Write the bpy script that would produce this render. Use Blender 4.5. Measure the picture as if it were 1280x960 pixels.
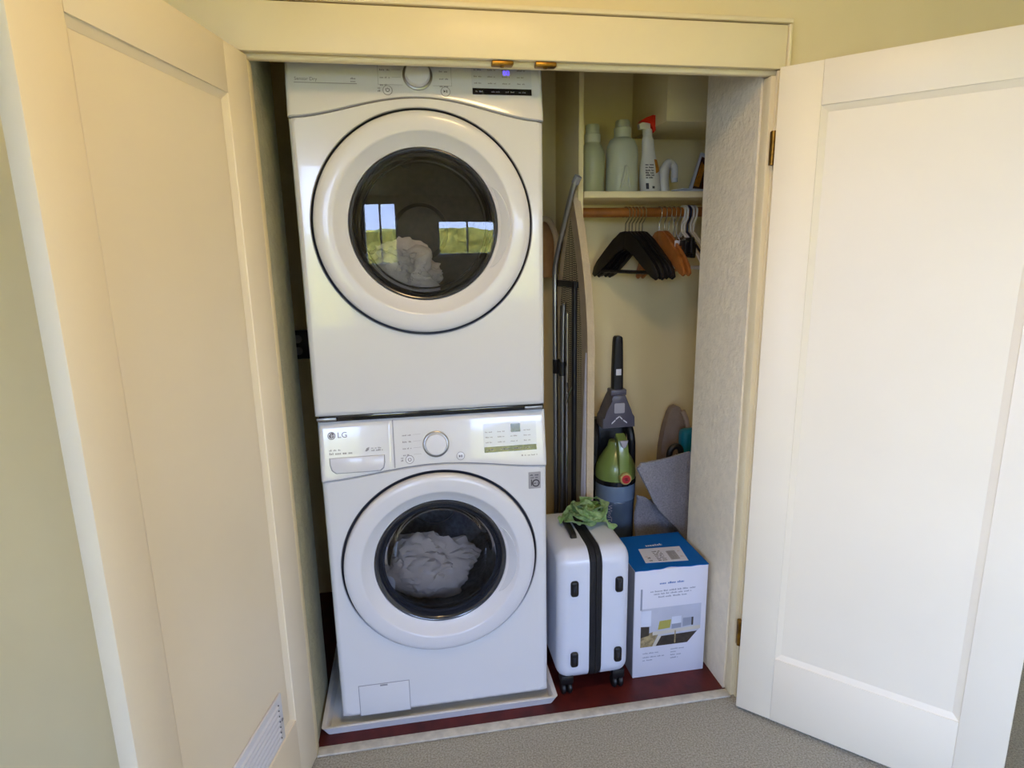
import bpy, bmesh, math, random
from mathutils import Vector, Matrix, noise
random.seed(7)
PI = math.pi
sc = bpy.context.scene
COL = sc.collection
for o in list(bpy.data.objects):
    bpy.data.objects.remove(o)

# ------------------------------------------------------------------ camera
cd = bpy.data.cameras.new('camera'); cam = bpy.data.objects.new('camera', cd); COL.objects.link(cam)
cd.sensor_width = 36.0; cd.lens = 36.0 * 758.78 / 1280.0; cd.shift_x = -1.5 / 1280.0; cd.clip_start = 0.02
Rr = Vector((0.98534704, -0.1696883, -0.01723647)); Ru = Vector((0.05253965, 0.20582867, 0.97717762)); Rf = Vector((0.16226768, 0.96376368, -0.21172803))
cam.matrix_world = Matrix(((Rr.x, Ru.x, -Rf.x, -0.0587), (Rr.y, Ru.y, -Rf.y, -1.7719), (Rr.z, Ru.z, -Rf.z, 1.5095), (0, 0, 0, 1)))
sc.camera = cam

# ------------------------------------------------------------------ sky, sun, exposure
WORLD_STRENGTH = 27.0
SUN_STRENGTH = 28.0
LAMP_POWER = 8.8
sc.view_settings.view_transform = 'Standard'; sc.view_settings.look = 'None'
sc.view_settings.gamma = 1.0; sc.view_settings.use_curve_mapping = False
sc.view_settings.exposure = 0.03
w = bpy.data.worlds.new('sky'); sc.world = w; w.use_nodes = True
nt = w.node_tree; nt.nodes.clear()
n_out = nt.nodes.new('ShaderNodeOutputWorld'); n_bg = nt.nodes.new('ShaderNodeBackground')
n_tc = nt.nodes.new('ShaderNodeTexCoord'); n_sep = nt.nodes.new('ShaderNodeSeparateXYZ'); n_cr = nt.nodes.new('ShaderNodeValToRGB')
nt.links.new(n_tc.outputs['Generated'], n_sep.inputs[0]); nt.links.new(n_sep.outputs['Z'], n_cr.inputs['Fac'])
n_cr.color_ramp.elements[0].position = 0.0; n_cr.color_ramp.elements[0].color = (0.52, 0.63, 1.0, 1)
n_cr.color_ramp.elements[1].position = 0.6; n_cr.color_ramp.elements[1].color = (0.30, 0.48, 1.0, 1)
nt.links.new(n_cr.outputs['Color'], n_bg.inputs['Color']); n_bg.inputs['Strength'].default_value = WORLD_STRENGTH
nt.links.new(n_bg.outputs[0], n_out.inputs[0])
sl = bpy.data.lights.new('sun', 'SUN'); sl.energy = SUN_STRENGTH; sl.angle = 0.01; sl.color = (1.0, 0.93, 0.8)
so = bpy.data.objects.new('sun', sl); COL.objects.link(so)
so.rotation_euler = Vector((0.35, -1.0, -1.25)).to_track_quat('-Z', 'Y').to_euler()

# ------------------------------------------------------------------ materials
def lin(c):
    return tuple(((v / 255.0) / 12.92 if v / 255.0 <= 0.04045 else (((v / 255.0) + 0.055) / 1.055) ** 2.4) for v in c)
def mat(name, rgb, rough=0.5, metal=0.0, var=0.06, scale=8.0, bump=0.0, bscale=60.0, coat=0.0, trans=0.0, spec=0.5, sheen=0.0, emit=None, estr=0.0, rgb2=None):
    m = bpy.data.materials.new(name); m.use_nodes = True
    t = m.node_tree; b = t.nodes['Principled BSDF']
    c = lin(rgb); c2 = lin(rgb2) if rgb2 else tuple(max(0, v * (1 - 2 * var)) for v in c)
    tc = t.nodes.new('ShaderNodeTexCoord')
    nz = t.nodes.new('ShaderNodeTexNoise'); nz.inputs['Scale'].default_value = scale; nz.inputs['Detail'].default_value = 4
    t.links.new(tc.outputs['Object'], nz.inputs['Vector'])
    cr = t.nodes.new('ShaderNodeValToRGB')
    cr.color_ramp.elements[0].position = 0.35; cr.color_ramp.elements[0].color = (*c2, 1)
    cr.color_ramp.elements[1].position = 0.65; cr.color_ramp.elements[1].color = (*c, 1)
    t.links.new(nz.outputs['Fac'], cr.inputs['Fac']); t.links.new(cr.outputs['Color'], b.inputs['Base Color'])
    b.inputs['Roughness'].default_value = rough; b.inputs['Metallic'].default_value = metal
    b.inputs['Specular IOR Level'].default_value = spec
    b.inputs['Coat Weight'].default_value = coat; b.inputs['Coat Roughness'].default_value = 0.04
    b.inputs['Transmission Weight'].default_value = trans
    if sheen: b.inputs['Sheen Weight'].default_value = sheen
    if emit: b.inputs['Emission Color'].default_value = (*lin(emit), 1); b.inputs['Emission Strength'].default_value = estr
    if bump:
        n2 = t.nodes.new('ShaderNodeTexNoise'); n2.inputs['Scale'].default_value = bscale; n2.inputs['Detail'].default_value = 5
        bp = t.nodes.new('ShaderNodeBump'); bp.inputs['Strength'].default_value = bump; bp.inputs['Distance'].default_value = 0.01
        t.links.new(tc.outputs['Object'], n2.inputs['Vector']); t.links.new(n2.outputs['Fac'], bp.inputs['Height']); t.links.new(bp.outputs[0], b.inputs['Normal'])
    return m
def glass_mat(name, tint, rough=0.0, ior=1.5):
    m = bpy.data.materials.new(name); m.use_nodes = True
    t = m.node_tree; t.nodes.clear()
    o = t.nodes.new('ShaderNodeOutputMaterial'); mx = t.nodes.new('ShaderNodeMixShader'); tr = t.nodes.new('ShaderNodeBsdfTransparent')
    gl = t.nodes.new('ShaderNodeBsdfGlossy'); fr = t.nodes.new('ShaderNodeFresnel')
    tc = t.nodes.new('ShaderNodeTexCoord'); nz = t.nodes.new('ShaderNodeTexNoise'); nz.inputs['Scale'].default_value = 3.0
    mr = t.nodes.new('ShaderNodeMapRange'); mr.inputs['To Min'].default_value = rough; mr.inputs['To Max'].default_value = rough + 0.012
    t.links.new(tc.outputs['Object'], nz.inputs['Vector']); t.links.new(nz.outputs['Fac'], mr.inputs['Value']); t.links.new(mr.outputs[0], gl.inputs['Roughness'])
    fr.inputs['IOR'].default_value = ior; tr.inputs['Color'].default_value = (*tint, 1)
    t.links.new(fr.outputs[0], mx.inputs[0]); t.links.new(tr.outputs[0], mx.inputs[1]); t.links.new(gl.outputs[0], mx.inputs[2]); t.links.new(mx.outputs[0], o.inputs[0])
    return m

M = {}
M['cream'] = mat('cream_paint', (238, 219, 170), 0.55, var=0.02, scale=3, bump=0.03, bscale=90)
M['door'] = mat('door_paint', (238, 225, 198), 0.45, var=0.015, scale=3, bump=0.02, bscale=70)
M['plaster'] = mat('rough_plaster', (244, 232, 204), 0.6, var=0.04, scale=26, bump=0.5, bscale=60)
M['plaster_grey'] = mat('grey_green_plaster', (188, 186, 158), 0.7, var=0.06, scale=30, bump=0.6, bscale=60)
M['closet'] = mat('closet_paint', (248, 231, 182), 0.65, var=0.02, scale=3, bump=0.05, bscale=50)
M['trim'] = mat('trim_paint', (242, 226, 184), 0.4, var=0.02, scale=4, bump=0.02, bscale=60)
M['white'] = mat('white_enamel', (220, 221, 224), 0.2, var=0.008, scale=2, coat=0.55)
M['whiteplastic'] = mat('white_plastic', (218, 219, 224), 0.28, var=0.01, scale=3, coat=0.3)
M['panelgrey'] = mat('pale_grey_print', (208, 211, 218), 0.25, var=0.01, scale=5, coat=0.4)
M['gap'] = mat('dark_gap', (62, 66, 80), 0.6)
M['line'] = mat('groove_grey', (150, 152, 160), 0.5)
M['print'] = mat('grey_print', (150, 148, 152), 0.5)
M['dark'] = mat('black_gloss', (18, 20, 26), 0.15, coat=0.5)
M['bezel'] = mat('charcoal_bezel', (44, 47, 55), 0.2, coat=0.6)
M['rubber'] = mat('dark_rubber', (44, 46, 52), 0.75, var=0.1)
M['drum'] = mat('drum_steel', (120, 124, 132), 0.3, metal=0.9, var=0.2, scale=60)
M['chrome'] = mat('chrome', (190, 190, 192), 0.15, metal=1.0, var=0.05)
M['steel'] = mat('dull_steel', (165, 165, 165), 0.32, metal=1.0, var=0.08)
M['brass'] = mat('aged_brass', (168, 124, 48), 0.35, metal=0.9, var=0.25, scale=60)
M['black'] = mat('black_plastic', (20, 20, 22), 0.42, var=0.1)
M['blackfab'] = mat('black_band', (22, 22, 26), 0.75, var=0.15, scale=80, bump=0.2, bscale=300)
M['shell'] = mat('white_polycarbonate', (212, 218, 232), 0.3, var=0.01, bump=0.02, bscale=200, coat=0.2)
M['ribbon'] = mat('green_mesh_ribbon', (206, 232, 176), 0.5, var=0.15, scale=45, rgb2=(140, 188, 108), sheen=0.3)
M['bluebox'] = mat('blue_card', (0, 96, 176), 0.6, var=0.04, scale=6, spec=0.2)
M['whitecard'] = mat('white_card', (216, 217, 228), 0.42, var=0.015, scale=5)
M['sidecard'] = mat('grey_card', (150, 152, 160), 0.6)
M['felt'] = mat('grey_felt', (156, 154, 162), 0.95, var=0.16, scale=160, bump=0.5, bscale=260, sheen=0.4)
M['taupe'] = mat('taupe_fabric', (150, 132, 120), 0.9, var=0.05, scale=30, bump=0.2, bscale=300)
M['taupe_edge'] = mat('pale_taupe_edge', (196, 176, 160), 0.8, var=0.04)
M['teal'] = mat('teal_plastic', (4, 124, 150), 0.4, var=0.05)
M['woodfloor'] = mat('red_wood_floor', (96, 34, 28), 0.42, var=0.2, scale=14, rgb2=(70, 24, 20), coat=0.05, spec=0.3)
M['wood'] = mat('rod_wood', (176, 104, 36), 0.4, var=0.15, scale=20, coat=0.2)
M['hangwood'] = mat('hanger_wood', (184, 112, 52), 0.4, var=0.15, scale=24, coat=0.2)
M['threshold'] = mat('worn_threshold_paint', (206, 200, 186), 0.4, var=0.12, scale=40, bump=0.1)
M['beige_cover'] = mat('beige_cover', (206, 188, 158), 0.85, var=0.05, scale=20, bump=0.25, bscale=120)
M['white_cover'] = mat('white_cover_edge', (222, 220, 228), 0.85, var=0.04, scale=20)
M['tan'] = mat('tan_cloth', (176, 138, 96), 0.9, var=0.15, scale=14)
M['bottle'] = mat('frosted_bottle', (214, 216, 176), 0.35, var=0.03, trans=0.25)
M['bottle2'] = mat('white_frosted_bottle', (222, 224, 200), 0.35, var=0.03, trans=0.15)
M['spraywhite'] = mat('spray_white', (232, 228, 222), 0.3, var=0.02, coat=0.2)
M['red'] = mat('red_plastic', (226, 44, 22), 0.35, var=0.05)
M['orange'] = mat('orange_print', (214, 138, 40), 0.5, var=0.2, scale=60)
M['brownprint'] = mat('brown_print', (96, 46, 24), 0.5, var=0.3, scale=60)
M['vgreen'] = mat('olive_green_plastic', (122, 142, 72), 0.28, var=0.05, coat=0.4)
M['vgrey'] = mat('smoky_plastic', (84, 100, 120), 0.2, var=0.08, scale=6, coat=0.4)
M['vgrey2'] = mat('smoky_band', (116, 136, 160), 0.2, var=0.05, coat=0.4)
M['vmid'] = mat('purple_grey_plastic', (92, 90, 104), 0.35, var=0.08)
M['vlight'] = mat('light_grey_plastic', (170, 168, 178), 0.35, var=0.05)
M['navy'] = mat('navy_plastic', (24, 26, 52), 0.4)
M['pan'] = mat('pan_plastic', (232, 232, 232), 0.35, var=0.03)
M['cloth'] = mat('pale_bedding', (166, 154, 144), 0.9, var=0.05, scale=20, bump=0.2, bscale=60)
M['cloth2'] = mat('grey_bedding', (226, 224, 228), 0.9, var=0.08, scale=16, bump=0.25, bscale=50)
M['lit_digits'] = mat('lit_digits', (90, 70, 220), 0.4, emit=(110, 90, 255), estr=1.6)
M['lamp_glass'] = mat('lamp_glass', (255, 240, 210), 0.4, emit=(255, 214, 150), estr=3.0)
M['hedge'] = mat('hedge_leaves', (214, 196, 84), 0.7, var=0.4, scale=5, rgb2=(136, 136, 48))
M['hill'] = mat('tan_ground', (140, 138, 134), 0.9, var=0.1, scale=1)
M['winframe'] = mat('window_frame_paint', (230, 228, 222), 0.4, var=0.02)
M['yellowpic'] = mat('print_yellow', (170, 164, 84), 0.5); M['greypic'] = mat('print_grey', (150, 156, 172), 0.5)
M['palepic'] = mat('print_pale', (212, 218, 232), 0.5); M['tanpic'] = mat('print_tan', (176, 158, 116), 0.5, var=0.25, scale=90)
M['darkpic'] = mat('print_dark', (66, 58, 50), 0.5, var=0.2, scale=60); M['wallpic'] = mat('print_wall', (188, 192, 206), 0.5); M['shelfpic'] = mat('print_shelf', (206, 200, 184), 0.5)
M['logo'] = mat('logo_grey', (112, 106, 110), 0.5); M['labelprint'] = mat('print_black', (70, 66, 74), 0.6); M['bluetext'] = mat('print_blue', (90, 120, 180), 0.5); M['pinkish'] = mat('print_pinkish', (200, 180, 180), 0.6)
M['glass_clear'] = glass_mat('window_glass', (0.95, 0.97, 0.96))
M['glass_dry'] = glass_mat('dark_tinted_glass', (0.76, 0.72, 0.66), ior=1.6)
M['glass_bowl'] = glass_mat('bowl_glass', (0.97, 0.97, 0.98), ior=1.13)
M['drum_dark'] = mat('dark_drum', (74, 66, 58), 0.5, metal=0.4, var=0.2, scale=50)
M['glass_wash'] = glass_mat('clear_door_glass', (0.97, 0.97, 0.98), ior=1.4)

def carpet_mat():
    m = mat('carpet', (192, 186, 168), 0.95, var=0.0, scale=190, bump=0.8, bscale=240, rgb2=(146, 140, 124), sheen=0.2)
    return m
M['carpet'] = carpet_mat()
def mesh_mat():
    m = mat('perforated_mesh', (190, 174, 136), 0.5)
    t = m.node_tree; b = t.nodes['Principled BSDF']
    tc = t.nodes.new('ShaderNodeTexCoord'); mp = t.nodes.new('ShaderNodeMapping'); mp.inputs['Rotation'].default_value = (0.78, 0, 0)
    ch = t.nodes.new('ShaderNodeTexChecker'); ch.inputs['Scale'].default_value = 170
    ch.inputs['Color1'].default_value = (*lin((196, 180, 142)), 1); ch.inputs['Color2'].default_value = (*lin((26, 24, 20)), 1)
    t.links.new(tc.outputs['Object'], mp.inputs[0]); t.links.new(mp.outputs[0], ch.inputs['Vector']); t.links.new(ch.outputs['Color'], b.inputs['Base Color'])
    return m
M['mesh'] = mesh_mat()

# ------------------------------------------------------------------ builders
RI = {}
def thing(name, label, cat, loc=(0, 0, 0), rz=0.0, group=None):
    o = bpy.data.objects.new(name, None); COL.objects.link(o)
    o.empty_display_size = 0.05; o.location = loc; o.rotation_euler = (0, 0, rz)
    o['label'] = label; o['category'] = cat
    if group: o['group'] = group
    RI[o.name] = (Matrix.Translation(loc) @ Matrix.Rotation(rz, 4, 'Z')).inverted()
    return o
def obj(name, bm, m, parent=None, kind=None, label=None, smooth=True, ang=35, local=False, cat=None, group=None):
    me = bpy.data.meshes.new(name)
    if parent is not None and parent.name in RI and not local:
        bm.transform(RI[parent.name])
    bmesh.ops.recalc_face_normals(bm, faces=bm.faces)
    bm.to_mesh(me); bm.free()
    for x in (m if isinstance(m, (list, tuple)) else [m]): me.materials.append(x)
    if smooth:
        me.shade_smooth(); me.set_sharp_from_angle(angle=math.radians(ang))
    o = bpy.data.objects.new(name, me); COL.objects.link(o)
    if parent is not None:
        o.parent = parent
        if parent.name in RI: RI[o.name] = RI[parent.name]
    if kind: o['kind'] = kind
    if label: o['label'] = label
    if cat: o['category'] = cat
    if group: o['group'] = group
    return o
def B(): return bmesh.new()
def box(bm, x0, x1, y0, y1, z0, z1, bev=0.0, seg=2, mi=0, T=None):
    vs = [bm.verts.new((x, y, z)) for x in (x0, x1) for y in (y0, y1) for z in (z0, z1)]
    fs = [bm.faces.new([vs[i] for i in q]) for q in ((0, 1, 3, 2), (4, 6, 7, 5), (0, 4, 5, 1), (2, 3, 7, 6), (0, 2, 6, 4), (1, 5, 7, 3))]
    for f in fs: f.material_index = mi
    if T is not None: bmesh.ops.transform(bm, matrix=T, verts=vs)
    if bev > 0:
        es = list({e for f in fs for e in f.edges})
        bmesh.ops.bevel(bm, geom=es, offset=bev, segments=seg, profile=0.5, affect='EDGES')
    return bm
def frame(o, X, Y, Z):
    X, Y, Z = Vector(X), Vector(Y), Vector(Z)
    return Matrix(((X.x, Y.x, Z.x, o[0]), (X.y, Y.y, Z.y, o[1]), (X.z, Y.z, Z.z, o[2]), (0, 0, 0, 1)))
def front(x, y, z): return frame((x, y, z), (1, 0, 0), (0, 0, 1), (0, -1, 0))      # local x right, y up, z towards the room
def upright(x, y, z): return Matrix.Translation((x, y, z))
def lathe(bm, prof, T, seg=48, a0=0.0, a1=2 * PI, mi=0, sx=1.0, sy=1.0):
    full = abs(a1 - a0 - 2 * PI) < 1e-6
    n = seg if full else seg + 1
    rings = []
    for r, h in prof:
        if r < 1e-6:
            v = bm.verts.new(T @ Vector((0, 0, h))); rings.append([v] * n)
        else:
            rings.append([bm.verts.new(T @ Vector((sx * r * math.cos(a0 + (a1 - a0) * i / seg), sy * r * math.sin(a0 + (a1 - a0) * i / seg), h))) for i in range(n)])
    for a, b in zip(rings[:-1], rings[1:]):
        for i in range(n if full else n - 1):
            j = (i + 1) % n
            q = []
            for v in (a[i], a[j], b[j], b[i]):
                if v not in q: q.append(v)
            if len(q) >= 3:
                try: f = bm.faces.new(q); f.material_index = mi
                except ValueError: pass
    return bm
def catmull(pts, n=6):
    P = [Vector(p) for p in pts]; out = []
    for i in range(len(P) - 1):
        p0, p1, p2, p3 = P[max(i - 1, 0)], P[i], P[i + 1], P[min(i + 2, len(P) - 1)]
        for k in range(n):
            t = k / n
            out.append(0.5 * ((2 * p1) + (p2 - p0) * t + (2 * p0 - 5 * p1 + 4 * p2 - p3) * t * t + (3 * p1 - p0 - 3 * p2 + p3) * t ** 3))
    out.append(P[-1]); return out
def tube(bm, pts, r, seg=10, mi=0, sx=1.0, ref=None):
    P = [Vector(p) for p in pts]; n = len(P)
    R = r if isinstance(r, (list, tuple)) else [r] * n
    up = Vector(ref) if ref else None; rings = []
    for i in range(n):
        t = (P[min(i + 1, n - 1)] - P[max(i - 1, 0)]).normalized()
        if up is None: up = Vector((0, 0, 1)) if abs(t.z) < 0.9 else Vector((1, 0, 0))
        u = (up - t * up.dot(t)); u = u.normalized() if u.length > 1e-6 else t.orthogonal().normalized()
        if not ref: up = u
        v = t.cross(u)
        rings.append([bm.verts.new(P[i] + R[i] * (math.cos(2 * PI * k / seg) * u * sx + math.sin(2 * PI * k / seg) * v)) for k in range(seg)])
    for a, b in zip(rings[:-1], rings[1:]):
        for k in range(seg):
            f = bm.faces.new((a[k], a[(k + 1) % seg], b[(k + 1) % seg], b[k])); f.material_index = mi
    for q in (rings[0], rings[-1]):
        f = bm.faces.new(q); f.material_index = mi
    return bm
def prism(bm, poly, T, h0, h1, mi=0, bev=0.0):
    a = [bm.verts.new(T @ Vector((p[0], p[1], h0))) for p in poly]; b = [bm.verts.new(T @ Vector((p[0], p[1], h1))) for p in poly]
    fs = [bm.faces.new(a), bm.faces.new(b)]
    for i in range(len(poly)):
        j = (i + 1) % len(poly); fs.append(bm.faces.new((a[i], a[j], b[j], b[i])))
    for f in fs: f.material_index = mi
    if bev:
        es = list(fs[0].edges) + list(fs[1].edges)
        bmesh.ops.bevel(bm, geom=es, offset=bev, segments=2, profile=0.5, affect='EDGES')
    return bm
def rrect(x0, x1, y0, y1, r, n=5):
    out = []
    for cx, cy, a in ((x1 - r, y1 - r, 0), (x0 + r, y1 - r, 90), (x0 + r, y0 + r, 180), (x1 - r, y0 + r, 270)):
        for k in range(n + 1):
            t = math.radians(a + 90 * k / n); out.append((cx + r * math.cos(t), cy + r * math.sin(t)))
    return out
def loft(bm, loops, caps=True, mi=0):
    R = [[bm.verts.new(p) for p in L] for L in loops]; n = len(R[0])
    for a, b in zip(R[:-1], R[1:]):
        for k in range(n):
            f = bm.faces.new((a[k], a[(k + 1) % n], b[(k + 1) % n], b[k])); f.material_index = mi
    if caps:
        for q in (R[0], R[-1]): bm.faces.new(q).material_index = mi
    return bm
def text(name, s, size, T, m, parent, align='LEFT', ext=0.0003, squash=1.0):
    c = bpy.data.curves.new(name, 'FONT'); c.body = s; c.size = size; c.extrude = ext; c.align_x = align; c.align_y = 'CENTER'; c.resolution_u = 3
    t = bpy.data.objects.new(name, c); COL.objects.link(t)
    me = bpy.data.meshes.new_from_object(t.evaluated_get(bpy.context.evaluated_depsgraph_get()))
    bpy.data.objects.remove(t); bm = B(); bm.from_mesh(me); bpy.data.meshes.remove(me)
    bm.transform(T @ Matrix.Diagonal((squash, 1, 1, 1)))
    return obj(name, bm, m, parent, smooth=False)
def dashes(bm, T, x0, x1, y, h=0.004, word=0.012, seed=1, mi=0, z=0.0):
    rr = random.Random(seed); x = x0
    while x < x1 - 0.002:
        wl = min(word * rr.uniform(0.5, 1.4), x1 - x)
        k = x
        while k < x + wl - 0.0012:                       # letter-sized strokes, too small to read
            lw = min(h * rr.uniform(0.35, 0.7), x + wl - k); hh = h * rr.choice((0.7, 0.7, 0.7, 1.0))
            prism(bm, [(k, y), (k + lw, y), (k + lw, y + hh), (k, y + hh)], T, z, z + 0.0002, mi); k += lw + h * 0.18
        x += wl + h * 0.8
    return bm
def clothpoly(bm, poly, T, fn, thick, cuts=3, mi=0):
    vs = [bm.verts.new((p[0], p[1], 0)) for p in poly]; f = bm.faces.new(vs); f.material_index = mi
    bmesh.ops.triangulate(bm, faces=[f])
    bmesh.ops.subdivide_edges(bm, edges=list(bm.edges), cuts=cuts, use_grid_fill=True)
    bmesh.ops.triangulate(bm, faces=list(bm.faces))
    bmesh.ops.subdivide_edges(bm, edges=list(bm.edges), cuts=1, use_grid_fill=True)
    for v in bm.verts: v.co = T @ Vector((v.co.x, v.co.y, fn(v.co.x, v.co.y)))
    bmesh.ops.recalc_face_normals(bm, faces=list(bm.faces))
    bmesh.ops.solidify(bm, geom=list(bm.faces), thickness=thick)
    return bm

# ------------------------------------------------------------------ the room and the closet shell
X0, X1, Y0, H = -1.9, 2.7, -4.2, 2.5
bm = box(B(), X0 - 0.1, X1 + 0.1, Y0 - 0.1, -0.088, -0.06, 0.0); obj('floor', bm, M['carpet'], kind='structure', label='grey beige short pile carpet in front of the closet')
bm = box(B(), -0.72, 1.45, -0.088, 0.96, -0.06, 0.001); obj('floor_closet', bm, M['woodfloor'], kind='structure', label='dark red wood floor inside the closet')
bm = box(B(), X0 - 0.1, X1 + 0.1, Y0 - 0.1, 0.98, H, H + 0.12); obj('ceiling', bm, M['cream'], kind='structure')
bm = B()
box(bm, X0, -0.43, -0.1, -0.035, 0, H); box(bm, 1.0, X1, -0.1, -0.035, 0, H); box(bm, -0.43, 1.0, -0.1, -0.035, 2.012, H)
obj('wall_front', bm, M['cream'], kind='structure', label='cream painted wall around and above the closet opening')
bm = box(B(), -0.72, 1.45, 0.86, 0.96, 0, H); obj('wall_back', bm, M['closet'], kind='structure', label='cream painted back wall of the closet')
bm = box(B(), -0.72, -0.62, -0.035, 0.86, 0, H); obj('wall_left', bm, M['closet'], kind='structure')
bm = box(B(), 1.35, 1.45, -0.035, 0.86, 0, H); obj('wall_right', bm, M['closet'], kind='structure')
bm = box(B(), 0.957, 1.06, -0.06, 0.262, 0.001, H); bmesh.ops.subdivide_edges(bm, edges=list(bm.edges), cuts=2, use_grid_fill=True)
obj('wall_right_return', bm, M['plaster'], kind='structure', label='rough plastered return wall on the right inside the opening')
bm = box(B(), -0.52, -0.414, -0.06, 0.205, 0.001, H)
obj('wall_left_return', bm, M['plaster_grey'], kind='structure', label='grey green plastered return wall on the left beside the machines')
bm = box(B(), 0.583, 0.602, 0.505, 0.86, 0.001, H, 0.002); obj('wall_divider', bm, M['closet'], kind='structure', label='cream painted divider panel left of the shelf')
bm = box(B(), 0.917, 1.35, 0.50, 0.86, 1.975, H, 0.002); obj('wall_soffit', bm, M['closet'], kind='structure', label='cream boxed soffit above the shelf')
def wall_holes(name, u0, u1, holes, mk):
    us = sorted({u0, u1} | {h[0] for h in holes} | {h[1] for h in holes}); zs = sorted({0, H} | {h[2] for h in holes} | {h[3] for h in holes})
    bm = B()
    for a, b in zip(us[:-1], us[1:]):
        for c, d in zip(zs[:-1], zs[1:]):
            if not any(h[0] <= a and b <= h[1] and h[2] <= c and d <= h[3] for h in holes): mk(bm, a, b, c, d)
    return obj(name, bm, M['cream'], kind='structure')
W1 = (0.45, 2.00, 1.02, 1.90); W2 = (-1.40, -0.56, 0.80, 2.35); W3 = (-3.9, -1.8, 0.7, 2.2)
wall_holes('wall_rear', X0, X1, [W1, W2], lambda bm, a, b, c, d: box(bm, a, b, Y0 - 0.1, Y0, c, d))
wall_holes('wall_room_left', Y0, -0.1, [W3], lambda bm, a, b, c, d: box(bm, X0 - 0.1, X0, a, b, c, d))
bm = box(B(), X1, X1 + 0.1, Y0, -0.1, 0, H); obj('wall_room_right', bm, M['cream'], kind='structure')
def window(name, W, T, flip):
    # T maps (u, depth, z) into the room
    u0, u1, z0, z1 = W; bm = B()
    for a, b, c, d in ((u0, u0 + 0.04, z0, z1), (u1 - 0.04, u1, z0, z1), (u0 + 0.04, u1 - 0.04, z0, z0 + 0.04), (u0 + 0.04, u1 - 0.04, z1 - 0.04, z1)):
        box(bm, a, b, -0.04, 0.04, c, d, T=T)
    o = obj(name, bm, M['winframe'], kind='structure')
    um = (u0 + u1) / 2
    obj('mullion', box(B(), um - 0.02, um + 0.02, -0.03, 0.03, z0 + 0.04, z1 - 0.04, T=T), M['winframe'], o)
    for a, b in ((u0 + 0.04, um - 0.02), (um + 0.02, u1 - 0.04)):
        obj('pane', box(B(), a, b, -0.002, 0.002, z0 + 0.04, z1 - 0.04, T=T), M['glass_clear'], o)
    L = bpy.data.lights.new('sky_portal', 'AREA'); L.shape = 'RECTANGLE'; L.size = u1 - u0; L.size_y = z1 - z0; L.cycles.is_portal = True
    lo = bpy.data.objects.new('sky_portal', L); COL.objects.link(lo)
    lo.matrix_world = T @ frame((um, 0.08 * flip, (z0 + z1) / 2), (1 if flip < 0 else -1, 0, 0), (0, 0, 1), (0, flip, 0)) 
window('window_1', W1, Matrix.Translation((0, Y0 - 0.05, 0)), -1)
window('window_2', W2, Matrix.Translation((0, Y0 - 0.05, 0)), -1)
window('window_3', (-W3[1], -W3[0], W3[2], W3[3]), Matrix.Translation((X0 - 0.05, 0, 0)) @ Matrix.Rotation(-PI / 2, 4, 'Z'), -1)

# outside the windows (seen only as reflections in the machine doors)
bm = B(); bmesh.ops.create_grid(bm, x_segments=1, y_segments=1, size=40, matrix=Matrix.Translation((0, 0, -0.1))); obj('ground', bm, M['hill'], kind='structure')
bm = box(B(), -7, 7, -9.2, -8.0, -0.1, 1.75); bmesh.ops.subdivide_edges(bm, edges=list(bm.edges), cuts=24, use_grid_fill=True)
for v in bm.verts: v.co += 0.18 * noise.noise_vector(v.co * 1.7) + 0.08 * noise.noise_vector(v.co * 5)
obj('hedge', bm, M['hedge'], label='sunlit yellow green hedge reflected in the upper machine door', cat='hedge')

# header and jambs
bm = box(B(), -0.62, 0.992, -0.118, -0.1, 1.988, 2.098, 0.003); t1 = obj('trim_1', bm, M['trim'], kind='structure', label='wide cream head casing above the opening')
bm = B(); box(bm, -0.62, 1.004, -0.124, -0.1, 2.101, 2.113, 0.004); box(bm, 0.994, 1.004, -0.122, -0.1, 1.99, 2.100, 0.003); obj('bead', bm, M['trim'], t1)
for x in (0.209, 0.322):
    c = box(B(), x - 0.028, x + 0.028, -0.112, -0.084, 1.977, 1.9875, 0.003); lathe(c, [(0.0, -0.004), (0.005, -0.003), (0.007, 0), (0.007, 0.006)], Matrix.Translation((x, -0.098, 1.977)), 12)
    obj('ball_catch', c, M['brass'], t1, label='brass door catch')
bm = box(B(), -0.4295, 0.985, -0.092, -0.068, 1.977, 2.0, 0.006, 3); obj('trim_2', bm, M['trim'], kind='structure', label='rounded cream head stop under the casing')
bm = B(); box(bm, 0.962, 0.9995, -0.1, -0.0605, 0.001, 1.976, 0.004); box(bm, 0.975, 0.9995, -0.112, -0.1, 0.001, 1.987, 0.003); tj = obj('trim_3', bm, M['trim'], kind='structure', label='cream right jamb')
bm = B(); box(bm, -0.4295, -0.41, -0.1, -0.0605, 0.001, 1.976, 0.004); obj('trim_4', bm, M['trim'], kind='structure')
bm = box(B(), -0.41, 0.9615, -0.108, -0.072, 0.0012, 0.009, 0.003); obj('trim_5', bm, M['threshold'], kind='structure', label='worn pale threshold strip between carpet and wood floor')

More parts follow.
